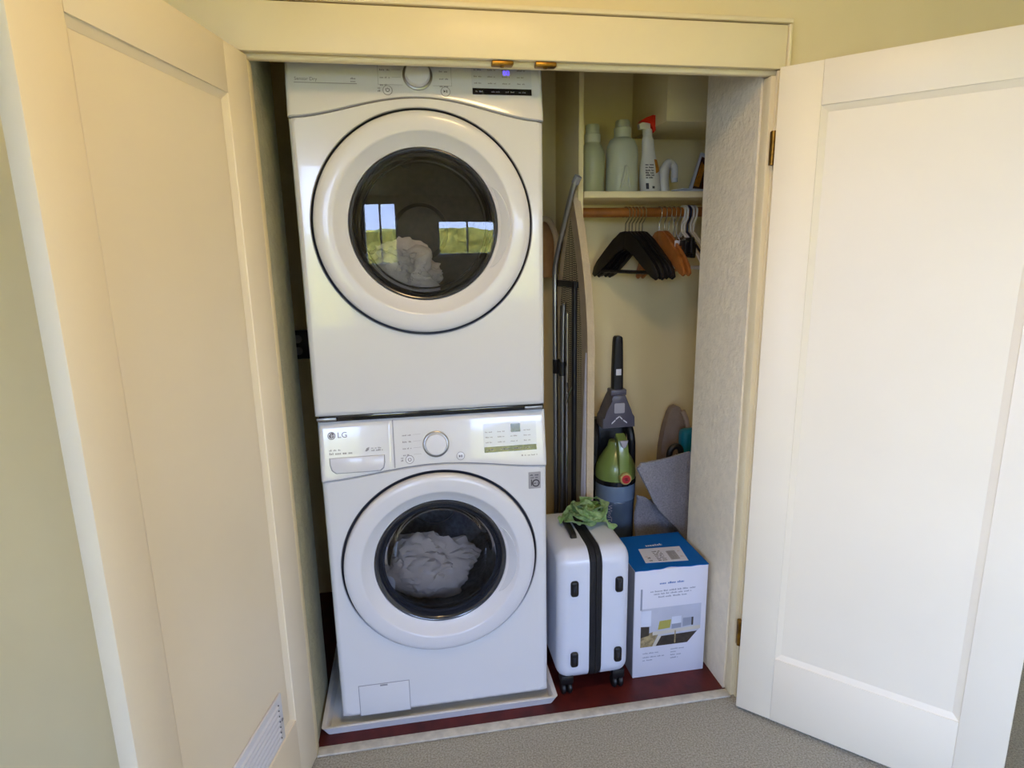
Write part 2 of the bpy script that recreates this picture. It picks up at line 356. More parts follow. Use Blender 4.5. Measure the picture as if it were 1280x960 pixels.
# ------------------------------------------------------------------ doors
def door(name, P, deg, vent, label):
    # local: s along the width from the hinge, n out of the visible face, z up
    a = math.radians(deg); d = Vector((math.cos(a), -math.sin(a), 0))
    n = Vector((-d.y, d.x, 0)) if vent else Vector((d.y, -d.x, 0))
    T = frame((P[0], P[1], 0), d, n, (0, 0, 1))
    Wd, z0, z1, th = 0.69, 0.012, 1.98, 0.035
    st, rb, rt = 0.108, 0.222, 0.11
    root = thing(name, label, 'door', (P[0], P[1], 0)); root['kind'] = 'structure'; del root['category']
    def part(nm, bm, m, p=None, lab=None):
        bm.transform(T); return obj(nm, bm, m, p or root, label=lab)
    part('stile', box(B(), 0, st, -th, 0, z0, z1, 0.0025), M['door']); part('stile', box(B(), Wd - st, Wd, -th, 0, z0, z1, 0.0025), M['door'])
    part('rail', box(B(), st, Wd - st, -th, 0, z0, z0 + rb, 0.001), M['door']); part('rail', box(B(), st, Wd - st, -th, 0, z1 - rt, z1, 0.001), M['door'])
    part('panel', box(B(), st, Wd - st, -th + 0.008, -0.012, z0 + rb, z1 - rt), M['door'])
    bm = B(); e = 0.016
    for q in (((st, z0 + rb), (Wd - st, z0 + rb), (Wd - st - e, z0 + rb + e), (st + e, z0 + rb + e)), ((st, z1 - rt), (Wd - st, z1 - rt), (Wd - st - e, z1 - rt - e), (st + e, z1 - rt - e)),
              ((st, z0 + rb), (st, z1 - rt), (st + e, z1 - rt - e), (st + e, z0 + rb + e)), ((Wd - st, z0 + rb), (Wd - st, z1 - rt), (Wd - st - e, z1 - rt - e), (Wd - st - e, z0 + rb + e))):
        bm.faces.new([bm.verts.new((x, -0.0035 if k < 2 else -0.0115, z)) for k, (x, z) in enumerate(q)])
    part('moulding', bm, M['door'])
    if vent:
        s0, s1, v0, v1 = 0.168, 0.53, 0.222, 0.372; g = -0.0115
        v = part('vent_grille', box(B(), s0, s1, g, g + 0.007, v0, v1, 0.002), M['whiteplastic'], lab='white plastic vent grille')
        for k in range(7):
            z = v0 + 0.022 + k * 0.0165
            b = B(); prism(b, [(g + 0.007, z), (g + 0.0075, z + 0.003), (g + 0.013, z + 0.009), (g + 0.007, z + 0.011)], frame((0, 0, 0), (0, 1, 0), (0, 0, 1), (1, 0, 0)), s0 + 0.028, s1 - 0.028)
            part('slat', b, M['whiteplastic'], v)
            for s in (s0 + 0.022, s1 - 0.022):
                b = B(); lathe(b, [(0, g + 0.0085), (0.003, g + 0.008), (0.003, g + 0.006)], frame((s, 0, z + 0.006), (1, 0, 0), (0, 0, -1), (0, 1, 0)), 10); part('slot_hole', b, M['gap'], v, 'dark slot hole')
        b = B(); lathe(b, [(0, g + 0.010), (0.0045, g + 0.009), (0.005, g + 0.006)], frame((s0 + 0.009, 0, (v0 + v1) / 2), (1, 0, 0), (0, 0, -1), (0, 1, 0)), 12); part('screw', b, M['steel'], v, 'grey screw head')
    return root
d1 = door('door_1', (-0.408, -0.112), 103, True, 'open cream door on the left with a white vent grille near the floor')
d2 = door('door_2', (0.949, -0.16), 45, False, 'open cream panelled door on the right')
for z in (1.782, 0.261):
    bm = B(); tube(bm, [(0.966, -0.125, z - 0.045), (0.966, -0.125, z + 0.045)], 0.007, 12); box(bm, 0.962, 0.974, -0.123, -0.1125, z - 0.045, z + 0.045, 0.001)
    obj('hinge', bm, M['brass'], tj, label='brass hinge')

# ------------------------------------------------------------------ laundry machines
def blob(bm, c, s, seed, amp=0.3, sub=4):
    off = Vector((seed * 7.3, seed * 3.1, seed))
    r = bmesh.ops.create_icosphere(bm, subdivisions=sub, radius=1.0)
    for v in r['verts']:
        p = v.co.copy()
        k = 1 + amp * noise.noise(p * 1.6 + off) + amp * 0.7 * abs(noise.noise(p * 3.5 + off)) + amp * 0.4 * abs(noise.noise(p * 8 + off))
        v.co = Vector((c[0] + s[0] * p.x * k, c[1] + s[1] * p.y * k, c[2] + s[2] * p.z * k))
    return bm
def machine(washer):
    h = 0.343
    if washer:
        dx, zb, zt, cz, zs, A = 0.0, 0.035, 1.029, 0.556, 0.853, 0.030
        root = thing('washing_machine', 'white front loading washing machine standing in the drain pan, below the dryer', 'washing machine', (dx, 0.36, zb))
    else:
        dx, zb, zt, cz, zs, A = -0.004, 1.049, 2.04, 1.588, 1.866, 0.056
        root = thing('tumble_dryer', 'white front loading dryer with dark glass door stacked on the washing machine', 'dryer', (dx, 0.36, zb))
    seam = lambda x: zs + A * max(0, math.cos(PI * (x - dx) / (2 * h))) ** 1.7
    # body: open-fronted shell
    poly = rrect(dx - h, dx + h, zb, zt, 0.012)
    bm = B(); loft(bm, [[(x, y, z) for x, z in poly] for y in (0.028, 0.72)], caps=False); bm.faces.new([bm.verts.new((x, 0.72, z)) for x, z in poly])
    bmesh.ops.remove_doubles(bm, verts=bm.verts, dist=1e-5); body = obj('body', bm, M['white'], root)
    # front panel with the round hole
    N = 160; angs = sorted({2 * PI * i / N for i in range(N)} | {math.atan2(sz, sx) % (2 * PI) for sx, sz in ((h, zs - cz), (-h, zs - cz), (-h, zb - cz), (h, zb - cz))})
    def bnd(t, i_s, i_b, i_t):
        c, s = math.cos(t), math.sin(t); lo, hi = 0.0, 1.2
        for _ in range(40):
            m_ = (lo + hi) / 2; x, z = m_ * c, cz + m_ * s
            if abs(x) <= h - i_s and z >= zb + i_b and z <= seam(dx + x) - i_t: lo = m_
            else: hi = m_
        return (dx + lo * c, cz + lo * s)
    rad = 0.3065; loops = []
    for y in (0.026, 0.004): loops.append([(dx + rad * math.cos(t), y, cz + rad * math.sin(t)) for t in angs])
    loops.append([(dx + (rad + 0.0025) * math.cos(t), 0.0, cz + (rad + 0.0025) * math.sin(t)) for t in angs])
    for i_s, i_b, i_t, y in ((0.0175, 0.0175, 0.006, 0.0), (0.016, 0.016, 0.0045, 0.0), (0.006, 0.006, 0.002, 0.004), (0.0015, 0.0015, 0.0008, 0.012), (0.0, 0.0, 0.0005, 0.028)):
        loops.append([(p[0], y, p[1]) for p in (bnd(t, i_s, i_b, i_t) for t in angs)])
    bm = loft(B(), loops, caps=False); obj('front_panel', bm, M['white'], root, ang=40)
    # control panel, leaning back
    tau = math.atan2(0.034, zt - zs); yA = -0.006
    yp = lambda z: yA + (z - zs) * math.tan(tau)
    def skin(bm, xa, xb, z_lo, z_hi, off, nx, nz, back, fil=0.012, ftop=True, fside=True):
        G = []
        for i in range(nx + 1):
            x = xa + (xb - xa) * (0.5 - 0.5 * math.cos(PI * i / nx)); row = []
            for j in range(nz + 1):
                q = 0.5 - 0.5 * math.cos(PI * j / nz); z = z_lo(x) + (z_hi - z_lo(x)) * q
                dS = min(x - xa, xb - x) if fside else 1; dT = (z_hi - z) if ftop else 1; dB = z - z_lo(x)
                e = 0
                for dd, rr in ((dS, fil), (dT, fil), (dB, 0.004)):
                    if dd < rr: e = max(e, rr - math.sqrt(max(0, rr * rr - (rr - dd) ** 2)))
                row.append(bm.verts.new((x, yp(z) - off + e, z)))
            G.append(row)
        for i in range(nx):
            for j in range(nz): bm.faces.new((G[i][j], G[i + 1][j], G[i + 1][j + 1], G[i][j + 1]))
        per = [G[i][0] for i in range(nx + 1)] + [G[nx][j] for j in range(1, nz + 1)] + [G[i][nz] for i in range(nx - 1, -1, -1)] + [G[0][j] for j in range(nz - 1, 0, -1)]
        bk = [bm.verts.new((v.co.x, back if back is not None else v.co.y + 0.006, v.co.z)) for v in per]
        for k in range(len(per)): bm.faces.new((per[k], per[(k + 1) % len(per)], bk[(k + 1) % len(per)], bk[k]))
        return bm
    cp = obj('control_panel', skin(B(), dx - h, dx + h, lambda x: seam(x) + 0.0015, zt, 0.0, 60, 14, 0.034), M['white'], root, ang=40)
    # dark shadow line backing of the seam
    bm = B(); pts = [(dx - h + 0.002 + (2 * h - 0.004) * i / 60, 0.004, 0) for i in range(61)]
    tube(bm, [(x, y, seam(x) + 0.0006) for x, y, z in pts], 0.0018, 6); obj('panel_seam', bm, M['line'], root)
    def F(x, z, d=0.0):
        y = yp(z); return frame((dx + x, y - d * math.cos(tau), z + d * math.sin(tau)), (1, 0, 0), (0, math.sin(tau), math.cos(tau)), (0, -math.cos(tau), math.sin(tau)))
    def lp(name, prof, x, z, m, seg=40, par=None, lab=None):
        return obj(name, lathe(B(), prof, F(x, z), seg), m, par or cp, label=lab)
    # dial
    zd = 0.944 if washer else 1.979
    dial = obj('dial', lathe(B(), [(0.040, -0.002), (0.040, 0.003), (0.037, 0.005), (0.033, 0.005)], F(0.0, zd), 48), M['steel'], cp, label='silver rimmed program dial')
    obj('dial_knob', lathe(B(), [(0.034, 0.002), (0.033, 0.014), (0.030, 0.018), (0.0, 0.019)], F(0.0, zd), 48), M['whiteplastic'], dial)
    for x, z, g in ((-0.081, zd - 0.041, 'power'), (0.073, zd - 0.041, 'play')):
        bt = lp('button', [(0.013, -0.002), (0.013, 0.0012), (0.0112, 0.0016)], x, z, M['print'], 28)
        obj('button_cap', lathe(B(), [(0.0114, 0.0), (0.0112, 0.002), (0.0, 0.0028)], F(x, z), 28), M['whiteplastic'], bt)
        bm = B()
        if g == 'power':
            for k in range(20):
                a = PI / 2 + 0.5 + (2 * PI - 1.0) * k / 20; a2 = a + (2 * PI - 1.0) / 20
                prism(bm, [(0.004 * math.cos(a), 0.004 * math.sin(a)), (0.0054 * math.cos(a), 0.0054 * math.sin(a)), (0.0054 * math.cos(a2), 0.0054 * math.sin(a2)), (0.004 * math.cos(a2), 0.004 * math.sin(a2))], F(x, z, 0.0029), 0, 0.0003)
            prism(bm, [(-0.0006, 0.002), (0.0006, 0.002), (0.0006, 0.006), (-0.0006, 0.006)], F(x, z, 0.0029), 0, 0.0003)
        else:
            prism(bm, [(-0.005, 0.004), (0.0, 0), (-0.005, -0.004)], F(x, z, 0.0029), 0, 0.0003); 
            for q in (0.0012, 0.0036): prism(bm, [(q, -0.0036), (q + 0.0014, -0.0036), (q + 0.0014, 0.0036), (q, 0.0036)], F(x, z, 0.0029), 0, 0.0003)
        obj('button_symbol', bm, M['labelprint'], bt, smooth=False, kind='stuff')
    # printed legends (too small to read in the photograph)
    bm = B(); T = F(0, zd, 0.0008)
    for k, yy in enumerate((0.030, 0.010, -0.010, -0.030)):
        dashes(bm, T, -0.100, -0.100 + (0.026 if k < 3 else 0.018), yy, 0.0045, 0.012, 5 + k)
        prism(bm, [(-0.068, yy + 0.003), (-0.045, yy + 0.003), (-0.045, yy + 0.0036), (-0.068, yy + 0.0036)], T, 0, 0.0002)
        if not washer:
            dashes(bm, T, 0.058, 0.084, yy, 0.0045, 0.012, 15 + k)
    dashes(bm, T, -0.107, -0.098, -0.046, 0.005, 0.008, 41); dashes(bm, T, -0.107, -0.098, -0.038, 0.004, 0.008, 42)
    obj('legend', bm, M['print'], cp, smooth=False, kind='stuff')
    zq = 0.906 if washer else 1.932
    dp = obj('display', prism(B(), rrect(0.146, 0.312, 0.0, 0.118 if not washer else 0.090, 0.003), F(0, zq), -0.002, 0.0010), M['panelgrey'], cp, label='pale grey display field')
    obj('touch_strip', prism(B(), rrect(0.147, 0.311, 0.001, 0.018, 0.001), F(0, zq), 0.0, 0.0016), M['dark'], dp, label='black touch strip')
    bm = B(); T = F(0, zq, 0.0017)
    for x in (0.155, 0.198, 0.238, 0.275): dashes(bm, T, x, x + 0.024, 0.007, 0.004, 0.010, int(x * 999))
    obj('touch_legend', bm, M['print'], dp, smooth=False, kind='stuff')
    bm = B(); T = F(0, zq, 0.0011)
    for x in (0.152, 0.190, 0.230, 0.272):
        for yy in (0.030, 0.046, 0.062) if washer else (0.030, 0.048, 0.066):
            dashes(bm, T, x, x + 0.022, yy, 0.004, 0.012, int(x * 777 + yy * 3000))
    obj('display_legend', bm, M['print'], dp, smooth=False, kind='stuff')
    if washer:
        obj('time_window', prism(B(), rrect(0.232, 0.262, 0.060, 0.086, 0.002), F(0, zq), 0.0009, 0.0018), M['dark'], dp, label='small dark time window')
        dr = obj('detergent_drawer', skin(B(), dx - h + 0.001, -0.127, lambda x: seam(x) + 0.004, zt - 0.003, 0.0016, 24, 14, None, fil=0.011, ftop=True), M['white'], root, ang=40)
        obj('drawer_gap', skin(B(), -0.1275, -0.1245, lambda x: seam(x) + 0.003, zt - 0.006, 0.0006, 3, 10, None, fil=0.0005, ftop=False, fside=False), M['line'], dr)
        poly = [(-0.313, 0.046), (-0.156, 0.046), (-0.156, 0.022), (-0.160, 0.008), (-0.170, 0.0), (-0.296, 0.0), (-0.308, 0.010), (-0.313, 0.028)]
        bm = B(); prism(bm, poly, F(0, 0.878), 0.0, 0.008, bev=0.0035); obj('drawer_handle', bm, M['whiteplastic'], dr, label='moulded drawer pull')
        bm = B(); prism(bm, [(p[0] * 1.0 + (0.0022 if p[0] > -0.23 else -0.0022), p[1] - 0.002 if p[1] < 0.02 else p[1]) for p in poly], F(0, 0.878), 0.0, 0.0024); obj('pull_shadow_gap', bm, M['line'], dr)
        bm = B(); T = F(-0.305, 0.988, 0.002)
        lathe(bm, [(0.0, 0.0006), (0.0115, 0.0006), (0.0115, 0.0)], T, 28); lg = obj('logo_disc', bm, M['logo'], dr, label='grey round maker emblem')
        bm = B(); T2 = F(-0.305, 0.988, 0.0028)
        for k in range(22):
            a = PI * 0.5 + 1.75 * PI * k / 22; b_ = a + 1.75 * PI / 22
            prism(bm, [(r_ * math.cos(q), r_ * math.sin(q)) for r_, q in ((0.0080, a), (0.0093, a), (0.0093, b_), (0.0080, b_))], T2, 0, 0.0003)
        prism(bm, [(0.0012, -0.0006), (0.0093, -0.0006), (0.0093, 0.0008), (0.0012, 0.0008)], T2, 0, 0.0003)
        prism(bm, [(-0.0008, 0.0055), (0.0006, 0.0055), (0.0006, -0.0045), (0.0032, -0.0045), (0.0032, -0.0056), (-0.0008, -0.0056)], T2, 0, 0.0003)
        prism(bm, [(-0.0052 + 0.0014 * math.cos(2 * PI * k / 10), 0.0038 + 0.0014 * math.sin(2 * PI * k / 10)) for k in range(10)], T2, 0, 0.0003)
        obj('emblem', bm, M['whiteplastic'], lg, smooth=False, kind='stuff')
        text('logo_text', 'LG', 0.024, F(-0.289, 0.988, 0.002), M['logo'], dr)
        bm = B(); T = F(0, 0.935, 0.002); dashes(bm, T, -0.314, -0.282, 0.008, 0.005, 0.010, 3); dashes(bm, T, -0.314, -0.242, -0.003, 0.007, 0.016, 4)
        dashes(bm, T, -0.192, -0.160, 0.008, 0.004, 0.010, 8); dashes(bm, T, -0.192, -0.158, 0.001, 0.005, 0.010, 9)
        prism(bm, [(-0.211, 0.002), (-0.206, 0.011), (-0.198, 0.014), (-0.200, 0.005), (-0.206, 0.001)], T, 0, 0.0002); obj('drawer_legend', bm, M['print'], dr, smooth=False, kind='stuff')
        bm = B(); T = F(0, 0.889, 0.001); dashes(bm, T, 0.272, 0.312, 0.0, 0.0045, 0.012, 31); prism(bm, [(0.262, 0), (0.267, 0), (0.267, 0.005), (0.262, 0.005)], T, 0, 0.0002); obj('corner_legend', bm, M['print'], cp, smooth=False, kind='stuff')
        bd = obj('warranty_badge', prism(B(), rrect(0.283, 0.322, 0.779, 0.834, 0.002), front(0, 0, 0), -0.001, 0.001), mat('badge_grey', (166, 164, 168), 0.4), root, label='grey sticker reading 10')
        bm = B(); dashes(bm, front(0, -0.001, 0), 0.288, 0.316, 0.822, 0.005, 0.014, 60); dashes(bm, front(0, -0.001, 0), 0.290, 0.314, 0.814, 0.004, 0.012, 61); obj('badge_legend', bm, M['labelprint'], bd, smooth=False, kind='stuff')
        text('badge_number', '1', 0.030, front(0.285, -0.0011, 0.798), M['labelprint'], bd)
        bm = lathe(B(), [(0.0085, 0.0), (0.0085, 0.0004), (0.0125, 0.0004), (0.0125, 0.0)], front(0.3065, -0.0011, 0.797), 30); obj('badge_ring', bm, M['labelprint'], bd, smooth=False)
        bm = B(); dashes(bm, front(0, -0.0011, 0), 0.300, 0.313, 0.7945, 0.005, 0.012, 66); obj('badge_ring_text', bm, M['labelprint'], bd, smooth=False, kind='stuff')
        bm = B(); box(bm, -0.285, -0.122, -0.0006, 0.002, 0.0385, 0.1505); obj('access_gap', bm, M['line'], root)
        ap = obj('access_panel', box(B(), -0.283, -0.124, -0.0016, 0.002, 0.0405, 0.1485, 0.001), M['white'], root)
        obj('access_latch', box(B(), -0.216, -0.192, -0.0024, 0.0, 0.141, 0.147, 0.0008), M['line'], ap)
        for x in (-0.28, 0.28):
            for y in (0.08, 0.66):
                obj('foot', lathe(B(), [(0.0, 0.0), (0.026, 0.0), (0.026, 0.012), (0.014, 0.014), (0.014, 0.032), (0, 0.032)], Matrix.Translation((x, y, 0.0065)), 16), M['black'], root)
    else:
        text('panel_text', 'Sensor Dry', 0.0125, F(-0.319, 1.962, 0.001), M['print'], cp)
        bm = B(); T = F(0, 1.952, 0.0008); prism(bm, [(-0.320, 0.0), (-0.160, 0.0), (-0.160, 0.0018), (-0.320, 0.0018)], T, 0, 0.0002)
        dashes(bm, T, -0.176, -0.162, 0.012, 0.005, 0.012, 22); dashes(bm, T, -0.176, -0.162, 0.005, 0.004, 0.012, 23); obj('panel_rule', bm, M['print'], cp, smooth=False, kind='stuff')
        text('lit_time', '00', 0.020, F(0.232, 1.991, 0.0014), M['lit_digits'], dp)
        bm = B(); T = F(0, zd, 0.0006)
        for x in (-0.105, 0.090):
            prism(bm, [(x, -0.026), (x + 0.0008, -0.026), (x + 0.0008, 0.04), (x, 0.04)], T, 0, 0.0002)
        prism(bm, [(-0.105, -0.0268), (-0.04, -0.0268), (-0.04, -0.026), (-0.105, -0.026)], T, 0, 0.0002); prism(bm, [(0.04, -0.0268), (0.0908, -0.0268), (0.0908, -0.026), (0.04, -0.026)], T, 0, 0.0002)
        obj('dial_bracket_print', bm, M['print'], cp, smooth=False, kind='stuff')
    # round door
    T = front(dx, 0, cz)
    obj('door_gap', lathe(B(), [(0.3062, -0.003), (0.3062, -0.02), (0.299, -0.02), (0.299, -0.003)], T, 120), M['gap'], root)
    dn = obj('door', lathe(B(), [(0.2985, -0.018), (0.2985, 0.010), (0.2965, 0.0165), (0.291, 0.0205), (0.280, 0.0225), (0.250, 0.0245), (0.2455, 0.0235), (0.243, 0.021), (0.226, 0.006), (0.214, -0.002), (0.2085, -0.005), (0.2075, -0.018), (0.24, -0.02), (0.2985, -0.018)], T, 140), M['whiteplastic'], root, label='round white door', ang=50)
    obj('bezel', lathe(B(), [(0.2075, -0.012), (0.2065, -0.003), (0.2035, -0.0015), (0.199, -0.003), (0.192, -0.012), (0.186, -0.022), (0.186, -0.03)], T, 120), M['bezel'], dn, label='charcoal glass bezel')
    # raised grip crescent on the door's right, greyer to imitate a hollow's shade
    bm = B(); gp = []
    for k in range(25):
        a = math.radians(-34 + 62 * k / 24); q = math.sin(PI * k / 24) ** 0.6
        gp.append([T @ Vector((r_ * math.cos(a), r_ * math.sin(a), hh)) for r_, hh in ((0.2165, 0.0), (0.2165 + 0.010 * q, 0.010 * q), (0.2165 + 0.022 * q, 0.0175 * q + 0.001), (0.2165 + 0.026 * q, 0.0165 * q), (0.2165 + 0.024 * q, 0.004))])
    loft(bm, gp); obj('door_grip', bm, M['panelgrey'], dn)
    gl = M['glass_wash'] if washer else M['glass_dry']
    Rc = 1.5; prof = [(r_, -0.004 + (0.2 ** 2 - r_ ** 2) / (2 * Rc)) for r_ in (0.200, 0.19, 0.17, 0.14, 0.11, 0.08, 0.05, 0.025, 0.0)]
    if washer:
        obj('door_glass', lathe(B(), [(r_, hh - 0.004) for r_, hh in prof if r_ < 0.197], T, 96), gl, dn)
        obj('glass_bowl', lathe(B(), [(0.184, -0.02), (0.176, -0.03), (0.165, -0.06), (0.145, -0.10), (0.115, -0.125), (0.05, -0.135), (0.0, -0.136)], T, 96), M['glass_bowl'], dn)
        obj('bowl_rim', lathe(B(), [(0.1865, -0.021), (0.182, -0.0165), (0.177, -0.021), (0.182, -0.025), (0.1865, -0.021)], T, 96), M['bezel'], dn)
    else:
        obj('door_glass', lathe(B(), [p for p in prof], T, 96), gl, dn)
        obj('glass_rim', lathe(B(), [(0.1785, -0.03), (0.176, -0.026), (0.173, -0.03)], T, 96), M['steel'], dn)
    obj('gasket', lathe(B(), [(0.2985, -0.022), (0.200, -0.024), (0.192, -0.035), (0.190, -0.05), (0.198, -0.055), (0.192, -0.062), (0.195, -0.075), (0.2495, -0.078)], T, 96), M['rubber'], root)
    obj('drum', lathe(B(), [(0.250, -0.078), (0.250, -0.46), (0.235, -0.50), (0.10, -0.505), (0.085, -0.48), (0.0, -0.475)], T, 72), M['drum'] if washer else M['drum_dark'], root)
    for k in range(3):
        a = math.radians(100 + 120 * k); ctr = T @ Vector((0.236 * math.cos(a), 0.236 * math.sin(a), 0))
        obj('drum_lifter', tube(B(), [(ctr.x, 0.10, ctr.z), (ctr.x, 0.13, ctr.z), (ctr.x, 0.42, ctr.z), (ctr.x, 0.45, ctr.z)], [0.008, 0.026, 0.026, 0.008], 14), M['panelgrey'] if washer else M['drum_dark'], root)
    return root
machine(True); machine(False)
bm = blob(B(), (-0.052, 0.240, 0.418), (0.155, 0.080, 0.105), 3, 0.32, 5)
obj('laundry', bm, M['cloth'], label='heap of pale bedding inside the lower washing machine', cat='laundry')
bm = blob(B(), (-0.095, 0.160, 1.435), (0.120, 0.085, 0.095), 9, 0.38, 5)
obj('laundry', bm, M['cloth2'], label='crumpled grey white sheet inside the upper dryer', cat='laundry')
# stacking bracket between the two
sk = thing('stacking_bracket', 'dark stacking strip between the dryer and the washing machine', 'bracket', (0, 0.02, 1.030))
obj('strip', box(B(), -0.338, 0.338, 0.02, 0.70, 1.0305, 1.0475, 0.002), M['dark'], sk)
for x in (-0.315, 0.305): obj('end_clip', box(B(), x - 0.028, x + 0.028, 0.013, 0.0199, 1.034, 1.044, 0.002), M['steel'], sk, label='silver end clip')
# drain pan
pn = thing('drain_pan', 'shallow white drain pan under the washing machine', 'pan', (-0.02, 0.36, 0.001))
px0, px1, py0, py1 = -0.404, 0.368, -0.030, 0.80
bm = B(); R = lambda e, z: [(x, y, z) for x, y in rrect(px0 + e, px1 - e, py0 + e, py1 - e, 0.012 if e < 0.02 else 0.008)]
loft(bm, [R(0.012, 0.0012), R(0.0, 0.030), R(-0.002, 0.0335), R(0.004, 0.034), R(0.012, 0.030), R(0.022, 0.0062)], caps=False)
bm.faces.new([bm.verts.new(p) for p in R(0.022, 0.0062)]); bm.faces.new([bm.verts.new(p) for p in R(0.012, 0.0012)])
bmesh.ops.remove_doubles(bm, verts=bm.verts, dist=1e-5); obj('tray', bm, M['pan'], pn)
# wall outlet in the dark gap
ot = thing('wall_outlet', 'dark outlet box on the back wall in the gap left of the dryer', 'outlet', (-0.52, 0.859, 1.15))
obj('box', box(B(), -0.565, -0.475, 0.835, 0.8595, 1.09, 1.21, 0.004), M['black'], ot)
for z in (1.125, 1.175): obj('socket', lathe(B(), [(0.017, 0.0), (0.017, 0.003), (0.0, 0.003)], front(-0.52, 0.835, z), 16), M['print'], ot)

# ------------------------------------------------------------------ suitcase
sx0, sx1, sy0, sy1, sz0, sz1 = 0.378, 0.630, -0.008, 0.350, 0.060, 0.545
st_ = thing('suitcase', 'white hard shell carry on suitcase with a black zipper band and four casters', 'suitcase', ((sx0 + sx1) / 2, (sy0 + sy1) / 2, 0.001))
def shell(xa, xb, out):      # out = -1 left shell, +1 right shell
    L = []; rad = 0.055; fil = 0.040
    xo = xa if out < 0 else xb; xi = xb if out < 0 else xa
    for k in range(7):
        t = PI / 2 * k / 6; ins = fil * (1 - math.sin(t)); x = xo - out * fil * (1 - math.cos(t))
        L.append([(x, y, z) for y, z in rrect(sy0 + ins, sy1 - ins, sz0 + ins, sz1 - ins, max(0.012, rad - ins), 7)])
    L.append([(xi, y, z) for y, z in rrect(sy0, sy1, sz0, sz1, rad, 7)])
    return loft(B(), L)
xm = (sx0 + sx1) / 2 + 0.002
sl_ = obj('shell', shell(sx0, xm - 0.022, -1), M['shell'], st_); sr_ = obj('shell', shell(xm + 0.022, sx1, 1), M['shell'], st_)
zb_ = obj('zipper_band', loft(B(), [[(x, y, z) for y, z in rrect(sy0 + e, sy1 - e, sz0 + e, sz1 - e, 0.053, 7)] for x, e in ((xm - 0.0219, 0.004), (xm - 0.016, 0.0), (xm - 0.002, -0.001), (xm, 0.002), (xm + 0.002, -0.001), (xm + 0.016, 0.0), (xm + 0.0219, 0.004))]), M['blackfab'], st_, label='black zipper band')
for x, sh in ((0.432, sl_), (0.586, sr_)):
    for z in (0.418, 0.153):
        obj('bumper', box(B(), x - 0.013, x + 0.013, sy0 - 0.009, sy0 + 0.003, z - 0.028, z + 0.028, 0.0085, 3), M['black'], st_, label='black rubber bumper')
        obj('bumper_stud', box(B(), x - 0.005, x + 0.005, sy0 - 0.012, sy0 - 0.008, z - 0.008, z + 0.012, 0.0015), M['rubber'], st_)
bm = tube(B(), catmull([(0.458, 0.10, sz1 - 0.004), (0.458, 0.11, sz1 + 0.006), (0.458, 0.14, sz1 + 0.010), (0.458, 0.20, sz1 + 0.010), (0.458, 0.23, sz1 + 0.006), (0.458, 0.24, sz1 - 0.004)], 4), 0.012, 10, sx=1.0); obj('carry_handle', bm, M['black'], st_, label='black carry handle')
for x in (0.412, 0.596):
    for y in (0.024, 0.310):
        cs = obj('caster', box(B(), x - 0.022, x + 0.022, y - 0.022, y + 0.024, 0.046, 0.080, 0.006), M['black'], st_, label='black caster')
        for q in (-0.011, 0.011): obj('wheel', lathe(B(), [(0.0, -0.008), (0.018, -0.008), (0.022, -0.004), (0.022, 0.004), (0.018, 0.008), (0.0, 0.008)], frame((x + q, y, 0.0235), (0, 1, 0), (0, 0, 1), (1, 0, 0)), 24), M['black'], cs)
# ribbon on top
rb = thing('ribbon', 'light green mesh ribbon crumpled on top of the white suitcase', 'ribbon', (0.53, 0.2, sz1))
def strip(pts, wd, tw, nm='strand'):
    P = catmull(pts, 8); G = []; bm = B()
    for i, p in enumerate(P):
        t = (P[min(i + 1, len(P) - 1)] - P[max(i - 1, 0)]).normalized(); s = t.cross(Vector((0, 0, 1))); s = s.normalized() if s.length > 1e-4 else Vector((1, 0, 0)); u = s.cross(t)
        a = tw * math.sin(i * 0.35); q = s * math.cos(a) + u * math.sin(a); row = []
        for k in range(6):
            f = k / 5 - 0.5; row.append(bm.verts.new(p + q * wd * f + u * 0.003 * math.sin(k * 2.2 + i * 0.5)))
        G.append(row)
    for i in range(len(G) - 1):
        for k in range(5): bm.faces.new((G[i][k], G[i + 1][k], G[i + 1][k + 1], G[i][k + 1]))
    bmesh.ops.solidify(bm, geom=list(bm.faces), thickness=0.0015)
    return obj(nm, bm, M['ribbon'], rb)
zr = sz1 + 0.010
rng = random.Random(4)
for k in range(9):
    cx, cy = 0.495 + 0.065 * rng.random(), 0.185 + 0.07 * rng.random(); r = 0.036 + 0.016 * rng.random(); a0 = rng.random() * 6.28
    pts = [(cx + r * math.cos(a0 + q * 1.15) * (1 + 0.2 * rng.random()), cy + r * 1.2 * math.sin(a0 + q * 1.15), zr + 0.012 + 0.028 * rng.random() + 0.002 * k) for q in range(6)]
    strip(pts, 0.026 + 0.010 * rng.random(), 0.75)
strip([(0.54, 0.20, zr + 0.034), (0.570, 0.19, zr + 0.026), (0.590, 0.18, zr + 0.010), (0.608, 0.165, zr - 0.002), (0.622, 0.15, zr - 0.016)], 0.036, 0.4)
strip([(0.55, 0.22, zr + 0.034), (0.580, 0.215, zr + 0.020), (0.598, 0.20, zr + 0.006), (0.612, 0.19, zr - 0.004)], 0.034, 0.5)
strip([(0.51, 0.22, zr + 0.03), (0.47, 0.22, zr + 0.030), (0.448, 0.20, zr + 0.022), (0.43, 0.20, zr + 0.012)], 0.034, 0.4)

